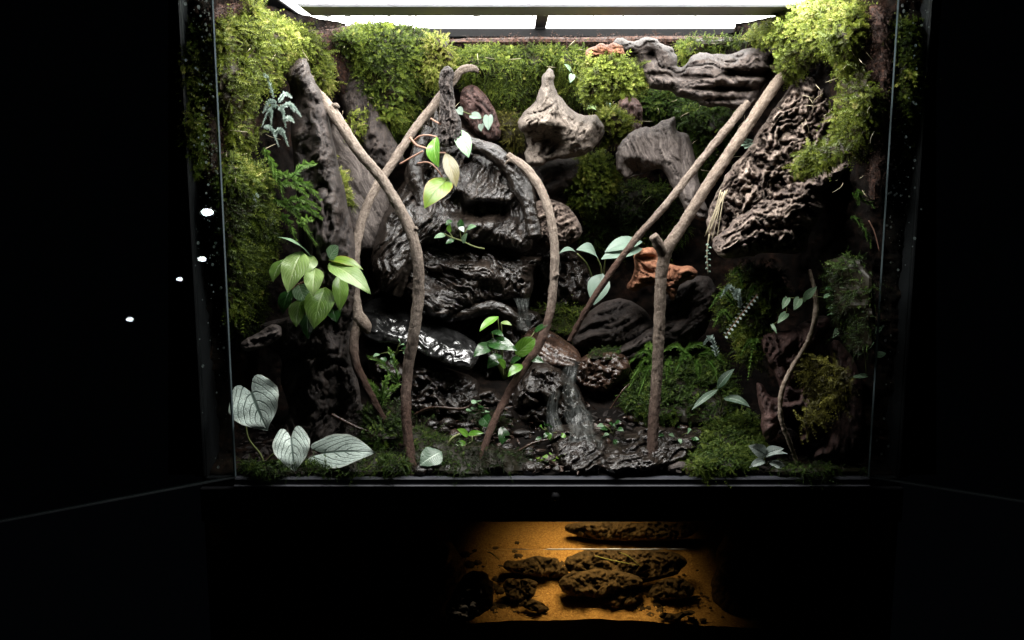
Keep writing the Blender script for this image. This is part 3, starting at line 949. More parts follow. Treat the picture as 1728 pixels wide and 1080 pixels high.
for poly, Y, lab, sd, an in [
    ([(620, 395), (650, 380), (690, 395), (705, 440), (690, 500), (660, 520), (620, 505), (606, 450)], .345, "dark wet root between the crossing vines and the ledge", 150, 75),
    ([(780, 520), (850, 515), (905, 520), (930, 560), (900, 620), (850, 660), (800, 640), (775, 580)], .30, "dark wet root hidden behind the glossy plant", 151, 40),
    ([(700, 640), (760, 650), (830, 650), (870, 690), (860, 740), (800, 720), (730, 712), (690, 700)], .20, "low black root in the hollow above the sunken plank", 152, 12),
    ([(895, 420), (940, 415), (985, 425), (1000, 470), (985, 520), (940, 530), (905, 500)], .37, "dim root at the back right of the waterfall spout", 153, 60),
]:
    lump("wet_root", poly, Y, .04, 30, MAT['wet'] if sd not in (154,) else MAT['red_wood'], lab, "driftwood", "driftwood pieces", ang=an, fs=16, fw=70, amp=.016, seed=sd, warp=1.8, lump=.025, lumpf=34, wob=5)
# upright stub
lump("driftwood_stub", [(740, 212), (743, 170), (739, 138), (744, 118), (752, 110), (760, 114), (767, 122), (764, 150), (769, 182), (782, 212), (776, 246), (732, 250)], .222, .016, 13, MAT['dark_wood'],
     "short blunt brown stub upright beside the hooked vine end", "driftwood", "driftwood pieces", ang=84, fs=60, fw=200, amp=.008, seed=24, wob=4, step=1.5, kind='cork')
lump("bark_chunk", [(775, 150), (800, 140), (830, 170), (842, 205), (850, 235), (820, 240), (795, 215), (778, 190)], .345, .02, 20, MAT['red_wood'],
     "small rotten brown bark chunk beside the stub", "bark", "bark chunks", ang=-50, fs=40, fw=150, amp=.008, seed=25, kind='cork')
# pale witch-hat driftwood
lump("pale_driftwood", [(918, 125), (924, 116), (932, 118), (936, 140), (944, 165), (962, 186), (985, 197), (1005, 192), (1018, 205), (1022, 225), (1008, 245), (990, 258), (965, 268), (940, 270), (900, 285), (882, 270),
     (888, 235), (872, 215), (880, 195), (897, 180), (908, 155)], .30, .075, 34, MAT['pale_wood'],
     "pale weathered driftwood shaped like a pointed hat over a dark hollow", "driftwood", "driftwood pieces", ang=66, fs=14, fw=80, amp=.011, seed=28, warp=2.2, octv=5, step=2, lump=.02, lumpf=36, wob=4,
     dents=[(920, 245, 36, 26, .075), (1008, 225, 10, 14, .02), (895, 222, 8, 6, .01)])
lump("driftwood", [(880, 262), (930, 268), (985, 262), (980, 300), (955, 330), (920, 330), (890, 300)], .36, .05, 30, MAT['dark_wood'],
     "dark knob of wood in shade under the pale pointed driftwood", "driftwood", "driftwood pieces", ang=30, fs=30, fw=60, amp=.008, seed=29)
lump("cork_chunk", [(898, 340), (935, 335), (962, 350), (985, 385), (978, 405), (955, 418), (930, 422), (900, 412), (885, 385)], .30, .045, 26, MAT['cork'],
     "squarish ridged cork chunk behind the middle vine", "cork", "cork bark pieces", ang=25, fs=60, fw=160, amp=.012, seed=30, kind='cork', step=2.5)
# top log
top, _ = lump("driftwood_log", [(1030, 84), (1036, 68), (1046, 62), (1058, 68), (1070, 72), (1082, 64), (1098, 62), (1108, 70), (1118, 78), (1132, 78), (1142, 86), (1146, 102), (1140, 112), (1152, 114), (1160, 104), (1168, 92), (1182, 86), (1200, 92), (1230, 90),
     (1262, 82), (1300, 76), (1322, 82), (1318, 94), (1296, 104), (1306, 116), (1290, 122), (1296, 140), (1284, 152), (1276, 178), (1240, 184), (1215, 178), (1190, 184), (1176, 172), (1150, 166), (1128, 152), (1104, 152), (1086, 142), (1080, 118),
     (1078, 104), (1060, 96), (1044, 94)], .27, .055, 22, MAT['log_wood'],
     "long grey twisted driftwood log across the top right under the lid", "driftwood", "driftwood pieces", ang=-14, fs=14, fw=80, amp=.013, seed=33, warp=2.0, octv=5, step=2, lump=.03, lumpf=30, wob=4,
     dents=[(1098, 93, 9, 8, .03), (1070, 100, 14, 5, .015), (1270, 124, 46, 7, .035), (1225, 150, 60, 5, .022), (1160, 130, 40, 4, .018), (1205, 168, 46, 4, .015), (1120, 125, 26, 4, .014)])
part_lump(top, "orange_tip", [(986, 92), (990, 82), (1004, 80), (1012, 74), (1024, 76), (1036, 70), (1050, 74), (1056, 94), (1040, 100), (1024, 96), (1008, 99), (994, 98)], .245, .024, 12, MAT['orange_wood'], ang=8, fs=50, fw=130, amp=.011, seed=34, step=1.5, wob=3.5)
# mid right plank
lump("driftwood_plank", [(1036, 262), (1046, 238), (1072, 222), (1084, 212), (1104, 214), (1122, 200), (1143, 194), (1140, 220), (1158, 224), (1166, 238), (1174, 280), (1186, 320), (1196, 372), (1170, 372), (1148, 340), (1128, 305),
     (1112, 282), (1092, 290), (1062, 302), (1045, 300)], .285, .03, 20, MAT['grey_wood'],
     "broad grey split driftwood plank leaning behind the right vines", "driftwood", "driftwood pieces", ang=-66, fs=9, fw=60, amp=.009, seed=36, warp=1.2, lump=.012, wob=4, step=2.5,
     dents=[(1070, 285, 22, 16, .025), (1150, 270, 3, 60, .008)])
lump("red_wood_chip", [(1040, 172), (1062, 158), (1082, 172), (1085, 205), (1075, 235), (1050, 232), (1048, 205)], .36, .025, 16, MAT['red_wood'],
     "fluted dark red wood chip in the moss left of the grey plank", "driftwood", "driftwood pieces", ang=75, fs=18, fw=150, amp=.012, seed=37)
lump("wood_post", [(1196, 170), (1214, 170), (1212, 240), (1205, 290), (1194, 290), (1196, 230)], .365, .014, 9, MAT['red_wood'],
     "narrow rusty brown post standing under the top log", "driftwood", "driftwood pieces", ang=88, fs=14, fw=150, amp=.003, seed=38)
# big cork bark
lump("cork_bark", [(1392, 88), (1400, 96), (1392, 118), (1402, 150), (1408, 175), (1418, 200), (1410, 232), (1392, 258), (1372, 290), (1340, 320), (1300, 360), (1270, 390), (1240, 400), (1215, 425), (1198, 405), (1190, 370),
     (1205, 330), (1228, 290), (1252, 262), (1280, 226), (1300, 190), (1322, 160), (1345, 132), (1368, 102)], slab_plane(1300, 260, .195, -.00035, -.00042), .045, 30, MAT['cork'],
     "long slanting cork bark slab at upper right covered in deep crust", "cork", "cork bark pieces", ang=52, fs=48, fw=90, amp=.020, seed=41, kind='cork', warp=1.5, step=2.5, wob=4, lump=.012)
lump("cork_log", [(1196, 410), (1225, 385), (1262, 350), (1300, 325), (1340, 302), (1372, 296), (1400, 285), (1432, 264), (1445, 275), (1430, 295), (1398, 312), (1385, 330), (1396, 345), (1385, 362), (1366, 392), (1362, 420),
     (1345, 430), (1300, 426), (1255, 436), (1215, 436)], slab_plane(1300, 370, .115, -.0001, -.0005), .06, 40, MAT['cork'],
     "thick cork log with pale broken end jutting out at right", "cork", "cork bark pieces", ang=24, fs=46, fw=100, amp=.019, seed=43, kind='cork', warp=1.4, step=2.5, wob=4, lump=.014,
     dents=[(1315, 335, 60, 5, .015), (1330, 385, 50, 4, .012), (1400, 330, 18, 18, .03)])
# orange driftwood
lump("orange_driftwood", [(1068, 440), (1072, 424), (1090, 416), (1108, 420), (1112, 440), (1128, 446), (1150, 450), (1164, 448), (1178, 458), (1172, 470), (1150, 476), (1142, 490), (1140, 506), (1132, 508), (1126, 490),
     (1108, 482), (1085, 482), (1075, 492), (1060, 490), (1056, 482), (1068, 468), (1072, 452)], .24, .032, 13, MAT['orange_wood'],
     "knotty orange-brown driftwood knot behind the forked vine", "driftwood", "driftwood pieces", ang=8, fs=38, fw=80, amp=.012, seed=46, warp=2, step=2, lump=.01, lumpf=40,
     dents=[(1092, 436, 14, 6, .022), (1090, 474, 20, 4, .008)])
# logs behind the trunk
lump("black_log", [(960, 580), (975, 545), (1010, 512), (1050, 500), (1090, 520), (1110, 560), (1100, 590), (1060, 590), (1020, 588), (985, 596)], .275, .05, 36, MAT['dark_wood'],
     "rounded black log end between thin vine and trunk", "driftwood", "driftwood pieces", ang=18, fs=16, fw=110, amp=.012, seed=48, lump=.015)
lump("black_log", [(1100, 520), (1140, 485), (1180, 462), (1205, 470), (1210, 500), (1195, 560), (1160, 590), (1110, 590)], .285, .05, 36, MAT['dark_wood'],
     "black charred log in shade right of the trunk", "driftwood", "driftwood pieces", ang=30, fs=14, fw=60, amp=.012, seed=49, lump=.015)
lump("black_log", [(1020, 605), (1060, 575), (1110, 545), (1120, 580), (1090, 605), (1050, 618)], .235, .03, 20, MAT['dark_wood'],
     "flat dark log with fine lengthwise grain at the moss edge", "driftwood", "driftwood pieces", ang=32, fs=14, fw=170, amp=.009, seed=50)
# stones round the stream
lump("wet_stone", [(962, 616), (985, 600), (1020, 590), (1062, 600), (1066, 630), (1040, 650), (1020, 668), (985, 660), (970, 640)], .20, .025, 22, MAT['wet_brown'],
     "pitted brown wet stone beside the lower waterfall", "stone", "wet stones", ang=10, fs=90, fw=110, amp=.013, seed=52, kind='rock', step=2)
lump("wet_plank", [(872, 560), (905, 548), (955, 570), (985, 600), (975, 625), (930, 620), (890, 610)], slab_plane(930, 585, .235, 0, -.0012), .02, 20, MAT['wet_brown'],
     "wet brown wood lip that catches the falling water", "driftwood", "driftwood pieces", ang=-32, fs=14, fw=130, amp=.008, seed=53)
lump("wet_stone", [(905, 600), (950, 625), (985, 660), (1000, 720), (1010, 770), (960, 790), (900, 760), (860, 700), (870, 640)], .165, .04, 40, MAT['wet'],
     "dark wet stone face behind the lower waterfall", "stone", "wet stones", ang=60, fs=40, fw=60, amp=.022, seed=54, kind='wood', warp=1.5, lump=.02)
lump("wet_stone", [(925, 720), (960, 712), (1000, 720), (1032, 738), (1022, 765), (1015, 800), (960, 800), (930, 770)], slab_plane(975, 755, .07, 0, -.0012), .03, 26, MAT['wet'],
     "splashed black stone at the foot of the lower waterfall", "stone", "wet stones", ang=30, fs=30, fw=60, amp=.012, seed=55, kind='wood', step=2)
lump("wet_stone", [(1015, 765), (1030, 740), (1070, 722), (1110, 716), (1150, 728), (1185, 712), (1200, 735), (1170, 770), (1130, 785), (1080, 800), (1020, 800)], slab_plane(1100, 755, .065, 0, -.0014), .025, 26, MAT['wet'],
     "low knobbly wet stone round the foot of the forked trunk", "stone", "wet stones", ang=8, fs=30, fw=50, amp=.012, seed=56, kind='wood', lump=.012, lumpf=40, wob=6, step=2, warp=2)
lump("grey_stone", [(1118, 800), (1125, 780), (1150, 774), (1166, 784), (1168, 802)], .025, .02, 16, MAT['grey_wood'],
     "small grey stone at the front rail right of the trunk", "stone", "wet stones", ang=20, fs=60, fw=80, amp=.005, seed=57, kind='rock', step=2)
# red root on the right
lump("red_root", [(1275, 645), (1285, 645), (1298, 672), (1318, 670), (1312, 640), (1290, 600), (1282, 570), (1300, 555), (1330, 560), (1360, 540), (1395, 530), (1405, 545), (1380, 570), (1372, 600), (1400, 620), (1408, 640),
     (1380, 668), (1378, 690), (1368, 705), (1395, 712), (1405, 728), (1372, 748), (1350, 752), (1345, 730), (1320, 712), (1304, 745), (1286, 745), (1284, 700), (1278, 670)],
     .085, .03, 20, MAT['red_wood'], "gnarled reddish root with knobs and holes at lower right", "driftwood", "driftwood pieces", ang=60, fs=20, fw=70, amp=.012, seed=60, warp=1.8, step=2.5, lump=.016, lumpf=34,
     dents=[(1345, 648, 10, 8, .025), (1335, 715, 22, 20, .03), (1305, 620, 6, 8, .01)])
lump("dark_root", [(1400, 560), (1440, 600), (1460, 660), (1455, 740), (1440, 780), (1390, 785), (1360, 770), (1400, 730), (1420, 690), (1400, 640)], .07, .03, 30, MAT['red_wood'],
     "dark root mass in shade in the lower right corner", "driftwood", "driftwood pieces", ang=80, fs=20, fw=70, amp=.008, seed=61)

# gnarled roots that run down over the wet column
for pts, rr, lab, sd in [
    ([(742, 165, .29), (772, 230, .268), (838, 262, .255), (884, 320, .235), (902, 400, .205)], [8, 13, 12, 14, 9], "wet root running from the stub over the shoulder of the column", 301),
    ([(722, 215, .285), (700, 290, .265), (716, 360, .245), (690, 430, .215), (668, 500, .205)], [7, 14, 13, 15, 8], "wet root down the left flank of the column", 302),
    ([(690, 500, .225), (760, 530, .205), (840, 520, .20), (890, 560, .19)], [8, 12, 10, 6], "black root in the shadow under the ledge", 306),
]:
    mb = MB(); tube(mb, np.array([P(*q_) for q_ in pts]), [r_ * pxm(pts[0][2]) for r_ in rr], 150, 30, .0062, 85, sd)
    tag(mb.build("wet_root", MAT['wet']), lab, "driftwood", "driftwood pieces")

# ================================================================== twigs
for pts, rr, lab in [
    ([(700, 700, .12), (730, 688, .10), (780, 690, .09), (800, 680, .09)], [3, 2.6, 2], "thin wet twig lying across the bank behind the sunken plank"),
    ([(860, 770, .05), (900, 748, .05), (925, 742, .055)], [2.5, 2], "thin wet twig leaning towards the splashed stone"),
    ([(905, 790, .03), (950, 782, .03), (1000, 786, .03)], [2, 1.6], "pale thin twig lying among the seedlings"),
    ([(1030, 690, .10), (1050, 660, .10), (1062, 648, .11)], [1.6, 1.2], "bare little twig between the lower waterfall and the trunk"),
    ([(560, 700, .07), (600, 720, .06), (655, 742, .06)], [3, 2], "dark twig low on the left beside the root"),
]:
    mb = MB(); tube(mb, np.array([P(*q_) for q_ in pts]), [r_ * pxm(pts[0][2]) for r_ in rr], 40, 8, .0008, 200, len(lab))
    tag(mb.build("twig", MAT['wet_brown']), lab, "twig", "twigs on the bank")

# ================================================================== vines
def vine(px, rads, mat, label, n=120, sides=14, rough=.0012, freq=120, name="vine", seed=1, extra=()):
    pts = np.array([P(u, v, Y) for u, v, Y in px])
    mb = MB(); tube(mb, pts, [.76 * r * pxm(px[min(k, len(px) - 1)][2]) for k, r in enumerate(rads)], n, sides, rough, freq, seed)
    for (pp, rr) in extra:
        tube(mb, np.array([P(u, v, Y) for u, v, Y in pp]), [r * pxm(pp[0][2]) for r in rr], 20, 10, rough, freq, seed + 3)
    o = mb.build(name, mat, None, pts[-1])
    tag(o, label, "vine", "woody vines")
    return o


# each vine is pale in its upper run and darker towards the ground: two barks, one stem
def two_bark(name, upper, lower):
    m, nt, out = new_mat(name)
    def sub(stops, sc):
        return ramp(nt, stops, mix_fac(nt, grain_noise(nt, sc), grain_noise(nt, (520,) * 3, 4, .7), .5))
    a = sub(upper, (110, 420, 420)); b = sub(lower, (110, 420, 420))
    g = node(nt, "ShaderNodeAttribute", attribute_name="tint")
    mx = node(nt, "ShaderNodeMix"); mx.data_type = 'RGBA'
    nt.links.new(g.outputs["Fac"], mx.inputs[0]); nt.links.new(a, mx.inputs[6]); nt.links.new(b, mx.inputs[7])
    p = node(nt, "ShaderNodeBsdfPrincipled", i_Roughness=.78)
    p.inputs["Specular IOR Level"].default_value = .3
    nt.links.new(mx.outputs[2], p.inputs["Base Color"])
    bp = node(nt, "ShaderNodeBump", i_Strength=1.0, i_Distance=.005)
    nt.links.new(grain_noise(nt, (190, 430, 430), 5, .75), bp.inputs["Height"]); nt.links.new(bp.outputs[0], p.inputs["Normal"])
    nt.links.new(p.outputs[0], out.inputs[0])
    return m


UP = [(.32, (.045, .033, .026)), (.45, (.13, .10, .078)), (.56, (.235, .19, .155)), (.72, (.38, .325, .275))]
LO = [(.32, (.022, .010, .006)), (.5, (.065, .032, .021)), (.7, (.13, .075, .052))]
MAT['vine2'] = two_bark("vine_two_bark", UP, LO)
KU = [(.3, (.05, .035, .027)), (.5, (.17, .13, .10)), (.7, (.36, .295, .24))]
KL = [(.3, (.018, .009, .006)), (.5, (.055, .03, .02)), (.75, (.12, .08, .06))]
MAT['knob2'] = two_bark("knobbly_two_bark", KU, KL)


def vine2(px, rads, mat, label, dark_span, n=330, sides=22, rough=.0021, freq=260, seed=1, extra=()):
    o = vine(px, rads, mat, label, n, sides, rough, freq, seed=seed, extra=extra)
    me = o.data
    co = np.zeros(len(me.vertices) * 3, np.float32); me.vertices.foreach_get("co", co)
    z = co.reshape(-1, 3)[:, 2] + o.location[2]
    t = np.clip((dark_span[0] - z) / (dark_span[0] - dark_span[1]), 0, 1)
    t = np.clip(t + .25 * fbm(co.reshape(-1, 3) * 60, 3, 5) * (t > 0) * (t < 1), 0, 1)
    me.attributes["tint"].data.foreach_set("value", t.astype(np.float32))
    return o


def zat(v, Y):
    return P(864, v, Y)[2]


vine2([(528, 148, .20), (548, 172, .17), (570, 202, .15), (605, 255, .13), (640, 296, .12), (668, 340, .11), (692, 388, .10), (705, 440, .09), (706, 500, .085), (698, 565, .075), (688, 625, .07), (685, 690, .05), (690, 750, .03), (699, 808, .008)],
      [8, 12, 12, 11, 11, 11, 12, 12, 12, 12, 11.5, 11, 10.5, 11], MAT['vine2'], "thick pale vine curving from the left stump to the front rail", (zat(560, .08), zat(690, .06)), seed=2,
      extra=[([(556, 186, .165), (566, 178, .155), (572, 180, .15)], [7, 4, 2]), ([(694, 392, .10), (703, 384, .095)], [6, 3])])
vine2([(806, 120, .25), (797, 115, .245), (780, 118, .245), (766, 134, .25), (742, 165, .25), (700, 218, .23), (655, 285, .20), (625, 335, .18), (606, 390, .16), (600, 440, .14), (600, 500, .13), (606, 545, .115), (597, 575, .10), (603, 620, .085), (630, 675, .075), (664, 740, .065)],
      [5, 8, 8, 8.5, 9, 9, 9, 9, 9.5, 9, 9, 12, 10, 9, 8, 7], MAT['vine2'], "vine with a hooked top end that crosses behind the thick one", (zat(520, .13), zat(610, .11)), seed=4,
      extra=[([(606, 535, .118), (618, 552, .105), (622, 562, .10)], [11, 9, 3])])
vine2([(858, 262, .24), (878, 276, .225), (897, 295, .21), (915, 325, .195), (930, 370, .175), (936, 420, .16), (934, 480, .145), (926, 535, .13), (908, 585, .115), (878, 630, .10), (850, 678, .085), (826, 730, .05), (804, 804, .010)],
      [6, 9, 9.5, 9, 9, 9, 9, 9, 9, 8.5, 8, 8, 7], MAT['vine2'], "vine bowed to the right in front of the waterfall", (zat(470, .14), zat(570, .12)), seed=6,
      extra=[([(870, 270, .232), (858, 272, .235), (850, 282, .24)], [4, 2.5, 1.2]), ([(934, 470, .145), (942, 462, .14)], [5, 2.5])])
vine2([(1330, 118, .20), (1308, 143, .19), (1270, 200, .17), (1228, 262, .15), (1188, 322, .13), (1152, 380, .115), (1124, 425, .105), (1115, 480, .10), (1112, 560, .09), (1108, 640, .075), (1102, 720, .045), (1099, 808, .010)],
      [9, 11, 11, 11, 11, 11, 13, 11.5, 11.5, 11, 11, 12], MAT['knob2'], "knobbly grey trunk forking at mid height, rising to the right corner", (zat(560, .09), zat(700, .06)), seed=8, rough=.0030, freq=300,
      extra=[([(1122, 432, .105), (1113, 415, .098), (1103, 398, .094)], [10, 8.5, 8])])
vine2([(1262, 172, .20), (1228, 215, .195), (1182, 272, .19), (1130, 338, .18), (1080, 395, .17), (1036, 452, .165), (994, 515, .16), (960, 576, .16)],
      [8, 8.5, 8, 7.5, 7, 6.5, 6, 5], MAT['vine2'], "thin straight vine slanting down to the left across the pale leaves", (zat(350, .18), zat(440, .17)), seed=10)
vine2([(1366, 455, .05), (1375, 492, .04), (1376, 532, .035), (1362, 578, .03), (1336, 622, .025), (1319, 662, .02), (1318, 705, .018), (1332, 745, .018), (1346, 785, .02)],
      [3.5, 4.5, 5, 5, 5, 5.5, 5, 5, 4], MAT['vine'], "slender reddish brown vine in front of the gnarled root", (.3, .2), seed=12, sides=10)

# ================================================================== moss
def sprig_template(seed, nseg=7, per=4, leaf=.24, width=.075, bend=.5, spread=1.0):
    """one mossy shoot of unit length along +z, bending towards +x: a stem strip and small pointed leaves"""
    r = np.random.default_rng(seed)
    v, f, tip = [], [], []
    c = []
    for k in range(nseg + 1):
        t = k / nseg
        c.append(np.array([bend * t * t, .10 * math.sin(3 * t + seed), t * (1 - .25 * bend * t)]))
    w = .022
    for k in range(nseg):
        b = len(v)
        v += [c[k] + [0, w, 0], c[k] - [0, w, 0], c[k + 1]]
        f.append((b, b + 1, b + 2)); tip += [k / nseg * .5] * 3
    for k in range(1, nseg + 1):
        t = k / nseg
        d = c[k] - c[k - 1]; d = d / np.linalg.norm(d)
        for q in range(per):
            a = 2 * math.pi * q / per + k * 2.4 + r.uniform(-.4, .4)
            side = np.array([math.cos(a), math.sin(a), 0.])
            side = side - d * side.dot(d); side /= np.linalg.norm(side)
            out = side * spread + d * r.uniform(.35, .9) ; out /= np.linalg.norm(out)
            L = leaf * r.uniform(.7, 1.25) * (1.05 - .55 * t)
            wv = np.cross(out, d); wv = wv / (np.linalg.norm(wv) + 1e-9) * width * r.uniform(.7, 1.2) * (1.1 - .5 * t)
            b = len(v)
            p0 = c[k] * 1.0
            v += [p0 - wv * .35, p0 + out * L * .45 + wv, p0 + out * L - side * L * .12 * 0 + d * L * .1, p0 + out * L * .45 - wv]
            f += [(b, b + 1, b + 2), (b, b + 2, b + 3)]
            tip += [t * .7, t * .8 + .1, t * .8 + .2, t * .8 + .1]
    return np.array(v), np.array(f), np.array(tip)


SPRIGS = {
    'feather': [sprig_template(s, 8, 4, .21, .05, b) for s, b in ((1, .3), (2, .6), (3, .8), (4, .45))],
    'thread': [sprig_template(s, 7, 3, .17, .04, b, .8) for s, b in ((11, .5), (12, .9), (13, .7))],
    'star': [sprig_template(s, 6, 5, .30, .055, b, 1.1) for s, b in ((21, .2), (22, .4))],
    'fibre': [sprig_template(s, 6, 1, .3, .05, b, .6) for s, b in ((31, .7), (32, 1.1), (33, .3))],
}


def scatter(mb, pts, dirs, scale, tint, kind):
    """shoots at pts pointing along dirs, each turned about its axis"""
    temps = SPRIGS[kind]
    which = rng.integers(0, len(temps), len(pts))
    z = dirs / (np.linalg.norm(dirs, axis=1)[:, None] + 1e-9)
    down = np.array([0, -.35, -1.0]) + rng.normal(0, .6, (len(pts), 3))
    x = down - z * (down * z).sum(1)[:, None]
    x /= np.linalg.norm(x, axis=1)[:, None] + 1e-9
    y = np.cross(z, x)
    for k, (tv, tf, tt) in enumerate(temps):
        m = which == k
        n = m.sum()
        if not n: continue
        V = (tv[None, :, 0, None] * x[m][:, None] + tv[None, :, 1, None] * y[m][:, None] + tv[None, :, 2, None] * z[m][:, None]) * scale[m][:, None, None] + pts[m][:, None]
        V[..., 2] = np.minimum(V[..., 2], .604)
        F = tf[None] + (np.arange(n) * len(tv))[:, None, None]
        T = np.clip(tint[m][:, None] * .8 + tt[None] * .35 - .12, 0, 1)
        mb.add(V.reshape(-1, 3), f=F.reshape(-1, 3), tint=T.ravel())


def moss(poly, lift, T, mat, label, n, size=.013, kind='feather', group="moss cushions", R=40, base=.42, var=.22, edge=0.0, seed=0, up=.5, lump=.03, lumpf=24, gaps=.32, name="moss"):
    Yf = (lambda u, v: depth(u, v) - lift)
    r = Relief(poly, Yf, T, R, step=5, kind='soft', fs=40, fw=40, amp=.006, seed=seed, lump=lump, lumpf=lumpf, wob=7, back=.3)
    mb = MB(); r.into(mb, tint=.03)
    n = int(n * 1.75)
    p, nn, uu, vv = r.sample(n)
    big = .7 * fbm(p * 34, 3, seed + 70) + .75 * fbm(p * 13, 2, seed + 75)
    keep = ((fbm(p * 60, 3, seed + 80) > -.5 + gaps) & (fbm(p * 27, 3, seed + 85) > -.16)) | (rng.random(n) < .22)
    p, nn, big = p[keep], nn[keep], big[keep]
    n = len(p)
    d = nn * 1.0 + np.array([0, -.25, up]) + rng.normal(0, .6, (n, 3))
    sc = size * 1.15 * rng.uniform(.55, 1.3, n) * np.where(rng.random(n) < .05, 1.6, 1.0)
    tint = np.clip(base + var * rng.normal(0, .85, n) + .55 * big + edge, 0, 1)
    other = rng.random(n) < .08                       # a second, coarser moss grows among the first
    k2 = 'star' if kind != 'star' else 'feather'
    scatter(mb, (p - nn * size * .15)[~other], d[~other], sc[~other], tint[~other], kind)
    scatter(mb, (p - nn * size * .1)[other], d[other], sc[other] * .9, np.clip(tint[other] + .12, 0, 1), k2)
    o = mb.build(name, mat, None, np.array([p[:, 0].mean(), p[:, 1].mean(), p[:, 2].min()]), smooth=False)
    tag(o, label, "moss", group, "stuff")
    return o


B, G_, D_, O_ = MAT['moss_bright'], MAT['moss_green'], MAT['moss_dark'], MAT['moss_olive']
moss([(362, 60), (375, 35), (400, 45), (412, 12), (445, 5), (450, 40), (480, 42), (515, 52), (540, 75), (556, 110), (560, 150), (545, 175), (525, 120), (508, 95), (480, 128), (470, 150), (440, 140), (425, 190), (440, 240), (405, 260), (378, 220), (364, 150)],
     .03, .035, B, "bright yellow green moss filling the upper left corner", 3800, .0125, seed=101, base=.50)
moss([(560, 78), (578, 60), (610, 50), (650, 44), (690, 48), (722, 58), (745, 76), (752, 85), (757, 100), (745, 135), (715, 180), (690, 220), (668, 240), (640, 225), (612, 190), (600, 150), (597, 100), (580, 75)],
     .02, .075, G_, "large rounded green moss mound hanging under the lid at top left of centre", 4200, .014, seed=102, base=.40, R=70)
moss([(725, 62), (748, 56), (764, 90), (764, 112), (748, 112), (738, 140), (722, 150), (716, 110)], .075, .02, B, "yellow tuft of moss on the right flank of the big mound", 520, .012, seed=103, base=.72, R=18)
moss([(582, 205), (600, 195), (628, 205), (632, 232), (610, 245), (590, 232)], .06, .02, B, "small lime moss tuft just under the vine at left", 330, .012, seed=104, base=.6, R=18)
moss([(546, 290), (568, 285), (584, 300), (592, 335), (596, 352), (576, 355), (556, 340), (545, 315)], .14, .02, B, "small lime moss cushion on the left stump", 380, .011, 'star', seed=105, base=.62, R=18)
moss([(376, 270), (400, 262), (420, 285), (450, 290), (462, 330), (470, 380), (462, 430), (440, 440), (418, 425), (395, 430), (376, 400), (370, 330)], .035, .03, G_, "deep green moss sheet on the left wall at mid height", 2300, .0125, seed=106, base=.42)
moss([(376, 400), (405, 405), (440, 400), (452, 440), (445, 490), (440, 540), (425, 570), (395, 560), (382, 500)], .03, .025, G_, "dim hanging moss low on the left wall above the root snout", 1500, .0125, seed=107, base=.35)
moss([(752, 96), (790, 86), (850, 80), (930, 84), (990, 80), (985, 92), (1040, 100), (1075, 115), (1084, 145), (1060, 165), (1030, 150), (1000, 180), (960, 175), (940, 130), (915, 125), (890, 190), (872, 215), (880, 250), (850, 255), (838, 215), (815, 160), (770, 140)],
     .02, .03, G_, "broad moss carpet across the back wall at top centre", 5200, .0125, 'thread', seed=108, base=.36, gaps=.3)  # low base tint paints in the shade of the recessed back wall
moss([(1008, 100), (1045, 108), (1084, 120), (1080, 150), (1060, 160), (1030, 150), (1005, 175), (985, 160), (990, 120)], .195, .025, B, "fresh yellow green moss under the orange tip of the top log", 900, .0125, 'star', seed=109, base=.45, R=20)
moss([(1142, 78), (1160, 68), (1230, 64), (1262, 72), (1240, 84), (1180, 92), (1160, 106), (1146, 104)], .04, .02, G_, "narrow strip of moss above the top log", 700, .012, 'thread', seed=110, base=.45, R=16)
moss([(830, 195), (862, 190), (880, 210), (882, 245), (860, 255), (836, 238)], .05, .02, O_, "olive moss patch left of the pale pointed driftwood", 500, .010, 'thread', seed=111, base=.55, R=18)
moss([(1018, 185), (1045, 190), (1060, 210), (1050, 238), (1022, 240), (1012, 215)], .09, .02, B, "lime moss clump squeezed between pale driftwood and grey plank", 360, .012, 'star', seed=112, base=.5, R=18)
moss([(972, 275), (1005, 262), (1032, 270), (1040, 300), (1030, 345), (1005, 362), (975, 350), (960, 315)], .06, .03, G_, "mid green moss below the pale pointed driftwood", 1000, .0125, 'star', seed=113, base=.42, R=26)
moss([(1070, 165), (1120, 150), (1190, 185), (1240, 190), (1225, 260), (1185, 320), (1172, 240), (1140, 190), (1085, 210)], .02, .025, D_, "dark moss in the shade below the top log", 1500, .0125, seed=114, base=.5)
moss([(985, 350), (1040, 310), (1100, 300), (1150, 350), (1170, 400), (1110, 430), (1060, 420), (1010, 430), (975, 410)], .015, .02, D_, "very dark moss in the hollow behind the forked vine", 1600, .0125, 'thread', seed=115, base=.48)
moss([(1264, 68), (1290, 52), (1320, 40), (1345, 22), (1390, 2), (1430, 0), (1450, 20), (1454, 50), (1440, 85), (1432, 120), (1415, 128), (1398, 90), (1372, 95), (1345, 128), (1318, 140), (1308, 122), (1322, 85), (1285, 78)],
     .04, .035, B, "bright moss clump spilling from the upper right corner", 2700, .0125, 'star', seed=116, base=.55)
moss([(1412, 130), (1440, 112), (1470, 130), (1480, 165), (1474, 220), (1450, 258), (1420, 268), (1405, 235), (1408, 180)], .04, .03, B, "yellowing moss hanging on the right wall beside the cork slab", 1350, .0125, seed=117, base=.36)
moss([(1338, 285), (1352, 262), (1390, 245), (1420, 235), (1436, 255), (1412, 276), (1372, 290), (1350, 296)], .15, .02, B, "small lime moss ridge on top of the cork log", 560, .011, 'star', seed=118, base=.55, R=14)
moss([(1215, 520), (1232, 480), (1262, 455), (1310, 460), (1330, 480), (1320, 520), (1300, 560), (1285, 610), (1262, 622), (1240, 600), (1250, 560), (1225, 550)], .17, .025, G_, "feathery moss draped below the cork log on the right", 1400, .0145, seed=119, base=.33)
